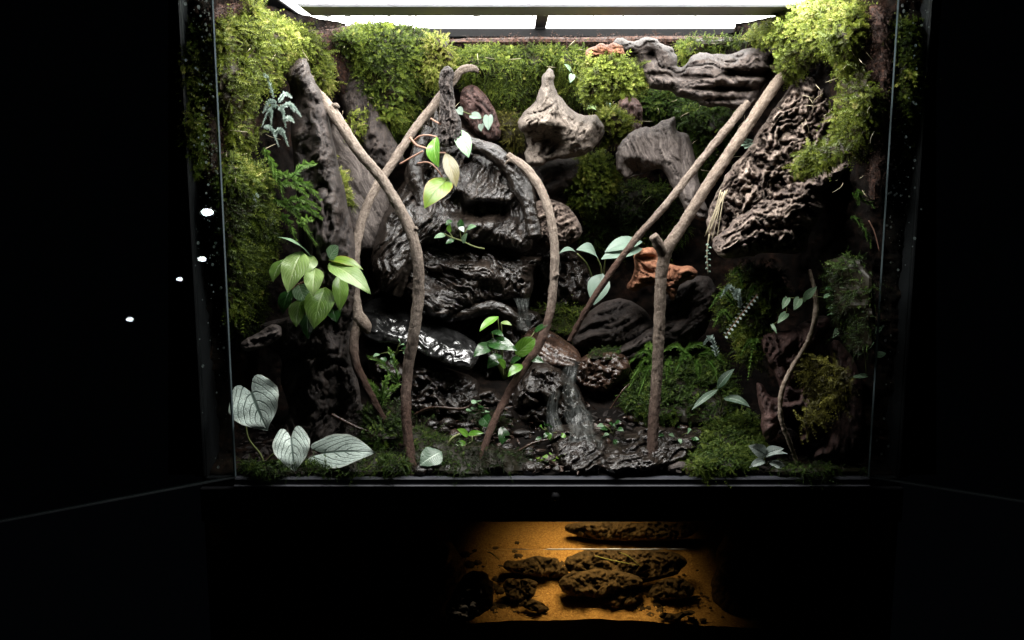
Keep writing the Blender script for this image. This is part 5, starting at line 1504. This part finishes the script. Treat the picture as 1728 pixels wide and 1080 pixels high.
# pebbles in the stream bed
def pebbles(poly, n, mat, label, seed, smin=.003, smax=.011):
    rr = np.random.default_rng(seed)
    poly = np.array(poly, float)
    th = np.linspace(0, 2 * np.pi, 11)[:-1]
    mb = MB(); k = 0
    while k < n:
        u = rr.uniform(poly[:, 0].min(), poly[:, 0].max()); v = rr.uniform(poly[:, 1].min(), poly[:, 1].max())
        if not inside_poly(np.array([u]), np.array([v]), poly)[0]: continue
        k += 1
        c = P(u, v, depth(u, v) - .008); c[2] = max(c[2], .004)
        s = smin + (smax - smin) * rr.random() ** 2
        sc = s * np.array([rr.uniform(.7, 1.5), rr.uniform(.7, 1.2), rr.uniform(.4, .9)])
        vs = [np.array([0, 0, 1.])]
        for ph in (.5, 1.0, 1.5, 2.1):
            vs += [np.array([math.sin(ph) * math.cos(a), math.sin(ph) * math.sin(a), math.cos(ph)]) for a in th]
        vs = np.array(vs)
        vs = vs * (1 + .45 * ridged(vs * 1.1 + k * 7.7, 3, seed))[:, None]
        a = rr.uniform(0, 6.28); R_ = np.array([[math.cos(a), -math.sin(a), 0], [math.sin(a), math.cos(a), 0], [0, 0, 1]])
        f3 = [(0, 1 + j, 1 + (j + 1) % 10) for j in range(10)]
        f4 = [(1 + 10 * i + j, 11 + 10 * i + j, 11 + 10 * i + (j + 1) % 10, 1 + 10 * i + (j + 1) % 10) for i in range(3) for j in range(10)]
        w_ = (vs * sc) @ R_.T + c
        mb.add(w_, f=f3, f4=f4, grain=w_, tint=rr.random())
    o = mb.build("pebbles", mat, None, P(float(poly[:, 0].mean()), float(poly[:, 1].max()), .03))
    tag(o, label, "pebbles", None, "stuff")


pebbles([(690, 715), (800, 690), (900, 650), (960, 640), (1015, 700), (1030, 800), (700, 800)], 130, MAT['wet'], "black wet pebbles in the stream bed at the middle of the bank", 5)
pebbles([(1010, 700), (1200, 700), (1180, 800), (1015, 800)], 70, MAT['wet_brown'], "brown wet pebbles round the foot of the forked trunk", 6)

# ================================================================== clubmoss fronds: a stem set with needles
def frond(parent, a, b, length_px=7, n=60, mat='fern', sag=.12, name="frond", base=.5, width=.22, dens=3, rad=1.0, shrink=.55):
    A, Bq = P(*a), P(*b)
    mid = (A + Bq) / 2 + np.array([0, -.002, 1.0]) * sag * np.linalg.norm(Bq - A)
    c = catmull([A, mid, Bq], n)
    d = np.gradient(c, axis=0); d /= np.linalg.norm(d, axis=1)[:, None]
    m = pxm((a[2] + b[2]) / 2)
    L = length_px * m
    mb = MB()
    tube(mb, c[::6], [rad * m, rad * .5 * m], 10, 5, tint=base * .8)
    vs, fs, ts = [], [], []
    for k in range(n):
        t = k / (n - 1)
        ref = np.array([.3, .8, .5])
        x = np.cross(d[k], ref); x /= np.linalg.norm(x); y = np.cross(d[k], x)
        for q in range(dens):
            an = 2 * math.pi * q / dens + k * 2.2 + rng.uniform(-.3, .3)
            o = (x * math.cos(an) + y * math.sin(an)) + d[k] * rng.uniform(.5, 1.0); o /= np.linalg.norm(o)
            l = L * rng.uniform(.75, 1.2) * (1 - shrink * max(0, t - .55) / .45)
            w = np.cross(o, d[k]); w = w / (np.linalg.norm(w) + 1e-9) * l * width * .5
            j = len(vs)
            vs += [c[k] - w * .6, c[k] + o * l * .4 + w, c[k] + o * l, c[k] + o * l * .4 - w]
            fs += [(j, j + 1, j + 2), (j, j + 2, j + 3)]
            tt = np.clip(base + .25 * (t - .4) + rng.normal(0, .1), 0, 1)
            ts += [tt * .8, tt, min(1, tt + .15), tt]
    mb.add(vs, f=fs, tint=ts)
    return mb.build(name, MAT[mat], parent, smooth=False)


p = plant("clubmoss", (462, 335, .12), "fuzzy clubmoss with long needle covered fronds on the left wall", "fern")
for a, b in [((492, 300, .10), (533, 276, .06)), ((494, 304, .10), (542, 338, .07)), ((480, 340, .10), (541, 352, .07)), ((490, 350, .09), (543, 368, .06)), ((462, 336, .11), (534, 413, .06)), ((504, 380, .08), (527, 371, .05)),
             ((444, 250, .12), (466, 306, .10)), ((456, 270, .12), (480, 340, .10)), ((470, 310, .12), (520, 330, .09)), ((476, 360, .10), (500, 405, .08)), ((460, 300, .12), (500, 300, .10))]:
    frond(p, (a[0], a[1], a[2] - .02), (b[0], b[1], b[2] - .02), 9.5, 64, base=rng.uniform(.55, .8))
p = plant("clubmoss", (645, 690, .10), "small bright clubmoss between the left vines near the bottom", "fern")
for a, b in [((672, 648, .11), (621, 601, .08)), ((672, 642, .11), (656, 588, .10)), ((646, 682, .10), (618, 640, .08)), ((644, 672, .10), (656, 632, .08)), ((640, 688, .10), (674, 648, .08)), ((642, 690, .10), (628, 660, .08))]:
    frond(p, a, b, 9, 54, base=rng.uniform(.5, .75))
p = plant("clubmoss", (1120, 640, .19), "spreading clubmoss around the trunk on the right bank", "fern")
for a, b in [((1110, 600, .18), (1062, 612, .15)), ((1108, 605, .18), (1066, 640, .14)), ((1106, 612, .17), (1078, 668, .13)), ((1160, 600, .18), (1120, 592, .15)), ((1165, 602, .18), (1140, 628, .14)), ((1180, 598, .19), (1222, 612, .16)),
             ((1150, 596, .19), (1196, 588, .16)), ((1100, 600, .19), (1090, 588, .15)), ((1130, 610, .18), (1125, 640, .14)), ((1175, 610, .17), (1180, 640, .14)), ((1192, 608, .17), (1215, 650, .14)), ((1096, 620, .17), (1060, 658, .14))]:
    frond(p, a, b, 9, 44, base=rng.uniform(.45, .7), sag=.2)
p = plant("clubmoss", (1470, 340, .03), "dim clubmoss tufts in the dark hollow at the right wall", "fern")
for a, b in [((1448, 322, .06), (1449, 345, .05)), ((1446, 335, .06), (1476, 351, .05)), ((1436, 365, .06), (1460, 390, .05)), ((1456, 384, .06), (1470, 418, .05)), ((1440, 330, .07), (1458, 326, .05))]:
    frond(p, a, b, 8, 36, base=.45)
stem(p, [(1466, 372, .05), (1476, 392, .045), (1484, 424, .04)], [1.2, 1.0], MAT['stem_red'])

# trailing stems with bead-like pale leaves at right
p = plant("trailing_bead_plant", (1305, 468, .11), "trailing stem with tiny white bead leaves below the cork log", "plant")
stem(p, [(1305, 468, .10), (1276, 500, .085), (1250, 532, .08), (1224, 567, .075)], [1.2, .8], MAT['stem_red'])
for k in range(34):
    t = k / 33
    q = catmull([(1305, 468, .098), (1276, 500, .083), (1250, 532, .078), (1224, 567, .073)], 34)[k]
    s_ = 1 if k % 2 else -1
    leaf(p, (q[0], q[1], q[2]), (q[0] + s_ * 4.5 - 1, q[1] + s_ * 3.5 + 1, q[2] - .004), 4.2, MAT['leaf_silver' if k > 10 else 'leaf_pale'], 'round', (0, -.8, .6), .2, .1, 0, 0, 300 + k, nu=5, nv=3)
p = plant("curly_selaginella", (1260, 500, .12), "pale curling sprays of leaf below the cork log", "plant")
for a, b in [((1245, 505, .11), (1216, 502, .09)), ((1240, 515, .11), (1198, 520, .09)), ((1235, 540, .11), (1204, 550, .09)), ((1255, 490, .11), (1236, 462, .09)), ((1270, 470, .11), (1262, 455, .09)), ((1290, 480, .11), (1302, 462, .09)),
             ((1210, 600, .12), (1188, 580, .10)), ((1280, 590, .10), (1250, 600, .08)), ((1280, 580, .10), (1262, 640, .07)), ((1250, 520, .10), (1240, 500, .08)), ((1262, 510, .10), (1278, 492, .08))]:
    frond(p, a, b, 7, 26, 'silver' if rng.random() < .45 else 'fern', .45, base=rng.uniform(.4, .8), width=.5, dens=4)

# silver fern on the left
p = plant("silver_fern", (470, 165, .10), "frosty silver fern hanging on the dark hollow at upper left", "fern")
for a, b in [((462, 165, .10), (442, 124, .08)), ((466, 172, .10), (444, 190, .08)), ((470, 172, .10), (492, 164, .08)), ((468, 178, .10), (442, 213, .08)), ((474, 182, .10), (508, 196, .08)), ((472, 184, .10), (482, 214, .07)),
             ((446, 214, .08), (470, 246, .06)), ((470, 222, .08), (486, 246, .07)), ((478, 205, .08), (496, 206, .07)), ((484, 176, .09), (496, 188, .08)), ((456, 185, .09), (458, 210, .08)), ((462, 228, .08), (480, 222, .07))]:
    frond(p, a, b, 5.5, 26, 'silver', .25, base=rng.uniform(.5, .9), width=.5, dens=4, rad=1.0)
p = plant("lichen_tuft", (424, 328, .07), "little whitish lichen tuft in the left wall moss", "lichen")
for a, b in [((418, 320, .06), (432, 340, .05)), ((420, 318, .06), (415, 330, .05)), ((424, 326, .06), (436, 332, .05))]:
    frond(p, a, b, 5, 16, 'silver', .1, base=.85, width=.6, dens=4)

# hanging pale roots on the cork slab
p = plant("hanging_roots", (1205, 345, .12), "thin pale roots hanging from the left edge of the cork slab", "roots")
for k in range(9):
    u0 = 1216 + rng.uniform(-4, 12); u1 = 1194 + rng.uniform(-8, 14); v1 = rng.uniform(390, 430)
    stem(p, [(u0, 322 + rng.uniform(-4, 10), .13), ((u0 + u1) / 2 + rng.uniform(-5, 5), 358, .12), (u1, v1, .115)], [.8, .5], MAT['root'], "root", n=10)
stem(p, [(1197, 395, .115), (1193, 425, .112), (1195, 462, .11)], [1.0, 1.2], MAT['root'], "root")
for k in range(10):
    q = (1195 + rng.uniform(-1, 1), 412 + k * 5, .111)
    leaf(p, q, (q[0] + (5 if k % 2 else -5), q[1] + 2, .105), 4, MAT['leaf_pale'], 'round', (0, -.8, .6), .2, .1, 0, 0, 340 + k, nu=5, nv=3, name="leaflet")

# ================================================================== running water
def sheet(poly_l, poly_r, n, m, mat, name, label, wob=.004, seed=0, bulge=.006):
    """falling water: a bulging sheet between a left and a right edge given as (u, v, depth), with a back so it has body"""
    a = catmull(np.array(poly_l, float), n); b = catmull(np.array(poly_r, float), n)
    A, Bq = P(a[:, 0], a[:, 1], a[:, 2]), P(b[:, 0], b[:, 1], b[:, 2])
    s = np.linspace(0, 1, m)
    g = A[:, None] * (1 - s)[None, :, None] + Bq[:, None] * s[None, :, None]
    flat = g.reshape(-1, 3)
    h = wob * fbm(np.stack([flat[:, 0] * 300, flat[:, 1] * 60, flat[:, 2] * 45], -1), 3, seed)
    pro = np.sin(np.pi * s)[None, :] * bulge
    fr = g.copy(); fr[..., 1] -= pro + h.reshape(n, m)
    bk = g.copy(); bk[..., 1] += pro * .4
    i = np.arange(n - 1)[:, None]; j = np.arange(m - 1)[None, :]
    q = np.stack([i * m + j, i * m + j + 1, (i + 1) * m + j + 1, (i + 1) * m + j], -1).reshape(-1, 4)
    mb = MB(); mb.add(fr.reshape(-1, 3), f4=q); mb.add(bk.reshape(-1, 3), f4=q[:, ::-1])
    o = mb.build(name, mat)
    tag(o, label, "water")
    return o


def film(path, label, name, seed=0, bulge=.005):
    """running water as a thin film along a path given as (u, v, depth, half width in px)"""
    n, m = 70, 17
    c = catmull(np.array(path, float), n)
    s = np.linspace(-1, 1, m)
    L = np.concatenate([[0], np.cumsum(np.linalg.norm(np.diff(P(c[:, 0], c[:, 1], c[:, 2]), axis=0), axis=1))])
    Sg, T = np.meshgrid(s, L)
    q = np.stack([Sg.ravel() * 2.2, T.ravel() * 30, 0 * T.ravel() + seed], -1)
    w = fbm(q, 3, seed).reshape(n, m)
    edge = fbm(np.stack([L * 90, L * 0 + seed, L * 0], -1), 3, seed + 4)[:, None]
    hw = c[:, 3][:, None] * (1 + .35 * edge)
    U_ = c[:, 0][:, None] + Sg * hw + 2.5 * w
    V_ = np.repeat(c[:, 1][:, None], m, 1)
    Y_ = c[:, 2][:, None] - .004 - bulge * (1 - Sg ** 2) - .003 * w
    p = P(U_, V_, Y_).reshape(-1, 3)
    i = np.arange(n - 1)[:, None]; j = np.arange(m - 1)[None, :]
    f = np.stack([i * m + j, i * m + j + 1, (i + 1) * m + j + 1, (i + 1) * m + j], -1).reshape(-1, 4)
    fade = np.clip((1 - np.abs(Sg)) * 3, 0, 1) * np.clip(np.minimum(np.linspace(0, 1, n), np.linspace(1, 0, n))[:, None] * 9, 0, 1)
    mb = MB(); mb.add(p, f4=f, grain=np.stack([Sg.ravel(), T.ravel(), 0 * T.ravel() + seed * 1.3], -1), tint=fade.ravel())
    o = mb.build(name, MAT['water'])
    tag(o, label, "water")
    return o


film([(880, 502, .215, 14), (881, 515, .19, 13), (883, 535, .185, 12), (885, 558, .18, 13)], "thin clear upper waterfall dropping from the ledge spout", "waterfall", 3)
film([(968, 606, .15, 13), (962, 640, .125, 13), (966, 672, .11, 17), (978, 705, .09, 22), (985, 740, .06, 30), (985, 780, .03, 36)], "broken lower waterfall running down over the dark stones", "waterfall", 5)
film([(940, 655, .125, 9), (932, 690, .11, 9), (938, 730, .08, 13), (950, 785, .04, 16)], "narrow trickle of water beside the lower waterfall", "stream", 7)

# ================================================================== lower water tank
SY = lambda y, x: np.interp(y, [0, .05, .12, .2, .3, .45], [-.203, -.199, -.192, -.183, -.17, -.155])
gx = np.linspace(-.437, .437, 150); gy = np.linspace(.006, .446, 80)
X, Yg = np.meshgrid(gx, gy)
flat = np.stack([X.ravel(), Yg.ravel(), 0 * X.ravel()], -1)
Z = SY(Yg, X) + (.006 * fbm(flat * 14, 3, 71) + .0012 * fbm(flat * 90, 3, 75)).reshape(X.shape) + .010 * np.cos((X - .02) * 9) * np.exp(-Yg * 6) - .006
pt = np.stack([X, Yg, Z], -1).reshape(-1, 3)
nx_, ny_ = len(gx), len(gy)
i = np.arange(ny_ - 1)[:, None]; j = np.arange(nx_ - 1)[None, :]
q = np.stack([i * nx_ + j, i * nx_ + j + 1, (i + 1) * nx_ + j + 1, (i + 1) * nx_ + j], -1).reshape(-1, 4)
skirt = np.concatenate([pt[:nx_], pt[:nx_] * [1, 1, 0] + [0, 0, -.262]])
k = np.arange(nx_ - 1)
mb = MB(); mb.add(pt, f4=q, grain=pt, tint=.5)
mb.add(skirt, f4=np.stack([k, k + nx_, k + nx_ + 1, k + 1], -1), grain=skirt, tint=.4)
sand = mb.build("sand_bed", MAT['sand'], None, (0, .2, -.24))
tag(sand, "orange sand bed on the floor of the lower water tank", None, None, "structure")
# loose grains on the sand
mb = MB()
for _ in range(4200):
    x = rng.uniform(-.2, .22); y = rng.uniform(.01, .22); r = rng.uniform(.0007, .0022)
    k = int(np.clip((x + .437) / .874 * 149, 0, 149)); kk = int(np.clip((y - .006) / .44 * 79, 0, 79))
    z = Z[kk, k] + r * .4
    a = rng.uniform(0, 6.28)
    vs = [(x + r * math.cos(a + t), y + r * math.sin(a + t), z) for t in (0, 1.57, 3.14, 4.71)] + [(x, y, z + r), (x, y, z - r)]
    mb.add(vs, f=[(0, 1, 4), (1, 2, 4), (2, 3, 4), (3, 0, 4)], grain=[(x * 40, y * 40, r * 900)] * 6, tint=rng.random())
o = mb.build("sand_grains", MAT['sand'], None, (0, .1, -.2)); o["kind"] = "stuff"; o["label"] = "coarse loose grains lying on the orange sand"

def sand_depth(u, v):
    ys = np.linspace(.01, .44, 200)
    z = P(np.full(200, u), np.full(200, v), ys)[:, 2]
    zs = SY(ys, 0) - .002
    k = np.argmax(z < zs)
    return ys[k] if (z < zs).any() else .43


for poly, Y, T, R, lab, sd in [
    ([(745, 1040), (770, 990), (785, 965), (810, 960), (832, 975), (836, 1015), (825, 1030), (800, 1045), (770, 1055)], .05, .05, 26, "large pitted rock at the left end of the lit sand", 81),
    ([(850, 985), (858, 974), (890, 976), (906, 982), (906, 1005), (880, 1013), (864, 1010), (852, 998)], .09, .025, 12, "small square dark rock on the sand left of centre", 82),
    ([(880, 1014), (900, 1012), (920, 1022), (928, 1031), (912, 1036), (890, 1030), (872, 1020)], .06, .015, 8, "little flat stone lying in front of the square rock", 83),
    ([(845, 955), (860, 945), (920, 938), (945, 945), (965, 975), (935, 975), (905, 972), (870, 970)], .17, .04, 16, "brown rock at the back of the sand under the waterline", 84),
    ([(940, 985), (950, 968), (1000, 960), (1060, 965), (1085, 975), (1082, 990), (1040, 998), (1005, 1012), (980, 1008), (948, 998)], .13, .05, 18, "long broad brown rock across the middle of the sand", 85),
    ([(1012, 1014), (1030, 1002), (1060, 998), (1084, 996), (1080, 1012), (1055, 1024), (1022, 1024)], .08, .02, 9, "slim pointed stone in front of the broad rock", 86),
    ([(1090, 1000), (1110, 980), (1150, 970), (1175, 990), (1170, 1005), (1130, 1012), (1100, 1010)], .12, .03, 14, "rubbly dark rock at the right end of the lit sand", 87),
    ([(1108, 1040), (1125, 1034), (1140, 1036), (1170, 1030), (1172, 1040), (1140, 1046), (1115, 1047)], .02, .012, 6, "scatter of small dark gravel at the right front of the sand", 88),
    ([(960, 930), (1050, 925), (1150, 930), (1165, 960), (1100, 985), (1000, 985), (950, 960)], .27, .05, 20, "dark rock mass far back under the water at right", 90),
    ([(950, 880), (1060, 880), (1180, 882), (1180, 905), (1100, 915), (1010, 912), (960, 900)], .4, .05, 18, "broad dim rock at the top right of the lower tank view", 92),
]:
    vb = max(q_[1] for q_ in poly); ub = sum(q_[0] for q_ in poly) / len(poly)
    lump("tank_rock", poly, sand_depth(ub, vb - 3) - .004, T * .5, R, MAT['rock'], lab, "rock", "rocks in the lower water tank", ang=10, fs=70, fw=85, amp=.010, seed=sd, kind='cork', step=2, lump=T * .3, lumpf=50, wob=5, tilt=-.0006)
for poly, Y, lab, sd in [([(640, 1000), (690, 930), (740, 900), (775, 930), (790, 975), (770, 1000), (735, 1050), (650, 1062)], .10, "dark added root bounding the lit sand at the left of the lower tank", 95),
                         ([(1205, 925), (1240, 890), (1300, 900), (1330, 1000), (1320, 1050), (1240, 1050), (1215, 1035), (1196, 1000), (1210, 960)], .10, "dark added root bounding the lit sand at the right of the lower tank", 96)]:
    lump("added_root", poly, Y, .05, 34, MAT['dark_wood'], lab, "driftwood", "added roots in the lower water tank", ang=70, fs=20, fw=70, amp=.012, seed=sd, warp=1.6, lump=.02, step=2.5, wob=6)  # dark shapes added to bound the pool of light on the sand
# rubble on the sand
rr = np.random.default_rng(77)
mb = MB()
th = np.linspace(0, 2 * np.pi, 9)[:-1]
for k in range(260):
    cx, cy = [(-.08, .07), (-.045, .09), (.06, .13), (.12, .11), (.17, .10), (.15, .04), (.02, .16), (-.10, .16)][rr.integers(0, 8)]
    x = cx + rr.normal() * .035; y = max(.014, cy + rr.normal() * .03)
    z = float(SY(y, 0)) - .003 + .006 * 0
    s = .0012 + .005 * rr.random() ** 3
    vs = [np.array([0, 0, 1.])] + [np.array([math.sin(ph) * math.cos(a), math.sin(ph) * math.sin(a), math.cos(ph)]) for ph in (.7, 1.4, 2.1) for a in th]
    vs = np.array(vs); vs = vs * (1 + .5 * ridged(vs * 1.3 + k * 5.1, 2, 7))[:, None]
    w_ = vs * s * np.array([rr.uniform(.8, 1.6), rr.uniform(.8, 1.3), rr.uniform(.5, .9)]) + [x, y, z]
    mb.add(w_, f=[(0, 1 + j, 1 + (j + 1) % 8) for j in range(8)], f4=[(1 + 8 * i + j, 9 + 8 * i + j, 9 + 8 * i + (j + 1) % 8, 1 + 8 * i + (j + 1) % 8) for i in range(2) for j in range(8)], grain=w_, tint=rr.random())
o = mb.build("rubble", MAT['rock'], None, (0, .1, -.2)); tag(o, "small dark rubble strewn round the rocks on the sand", None, None, "stuff")
# drowned grass blades
for a, b, c_, lab in [((782, 952, .05), (788, 938, .04), (800, 932, .04), "curved grass blade at the left of the waterline"), ((842, 944, .06), (830, 934, .05), (822, 931, .05), "short grass blade leaning under the waterline"),
                      ((1004, 938, .05), (1035, 946, .05), (1076, 954, .05), "long thin grass blade floating right of centre"), ((1082, 957, .06), (1062, 940, .05), (1046, 932, .05), "bent grass blade right of the long one")]:
    mb = MB(); tube(mb, np.array([P(*a), P(*b), P(*c_)]), [.0006, .0010, .0005], 14, 5, tint=.8)
    o = mb.build("grass_blade", MAT['stem']); tag(o, lab, "grass blade", "grass blades in the water")

# water body: surface and meniscus
gx = np.linspace(-.437, .437, 60); gy = np.linspace(.004, .446, 30)
X, Yg = np.meshgrid(gx, gy)
flat = np.stack([X.ravel(), Yg.ravel(), 0 * X.ravel()], -1)
zw = P(937, 927, .003)[2]
pt = flat + np.array([0, 0, zw]) + np.stack([0 * flat[:, 0], 0 * flat[:, 0], .0006 * fbm(flat * 30, 2, 3)], -1)
i = np.arange(29)[:, None]; j = np.arange(59)[None, :]
q = np.stack([i * 60 + j, i * 60 + j + 1, (i + 1) * 60 + j + 1, (i + 1) * 60 + j], -1).reshape(-1, 4)
mb = MB(); mb.add(pt, f4=q)
wt = mb.build("water", MAT['pool'], None, (0, .2, zw)); wt["kind"] = "structure"; wt["label"] = "still tea coloured water in the lower tank"
mb = MB()
front = np.array([(-.437, .0045, zw), (.437, .0045, zw), (.437, .0045, -.258), (-.437, .0045, -.258)])
mbf = MB(); mbf.add(front, f4=[(3, 2, 1, 0)])
mbf.build("water_front", MAT['pool_front'], wt, smooth=False)
xs = np.linspace(-.09, .19, 90)
c = np.stack([xs, 0 * xs + .0035, zw + .0004 * fbm(np.stack([xs * 120, xs * 0, xs * 0], -1), 2, 9)], -1)
tube(mb, c, list(.0001 + .0011 * np.clip(.25 + 1.2 * fbm(np.stack([xs * 60, xs * 0 + 3, xs * 0], -1), 3, 4) + (xs > .0) * .25, 0, 1)), 90, 5)
o = mb.build("waterline", MAT['meniscus_glint'], tank)
part_box("front_pane", MAT['tank_glass'], -.437, .437, -.004, .002, -.262, -.0615, bev=0)
part_box("base_frame", MAT['black'], -.47, .47, -.012, .45, -.275, -.2625)

# area light added under the floor, standing in for LED light falling through
ld = bpy.data.lights.new("sump_fill", 'AREA')
ld.shape = 'RECTANGLE'; ld.size = .13; ld.size_y = .25
ld.energy = TANK_FILL; ld.color = (1.0, .84, .58); ld.spread = math.radians(80)
lo = bpy.data.objects.new("sump_fill", ld); COL.objects.link(lo)
lo.location = (.062, .13, -.024); lo.rotation_euler = (0, 0, 0)
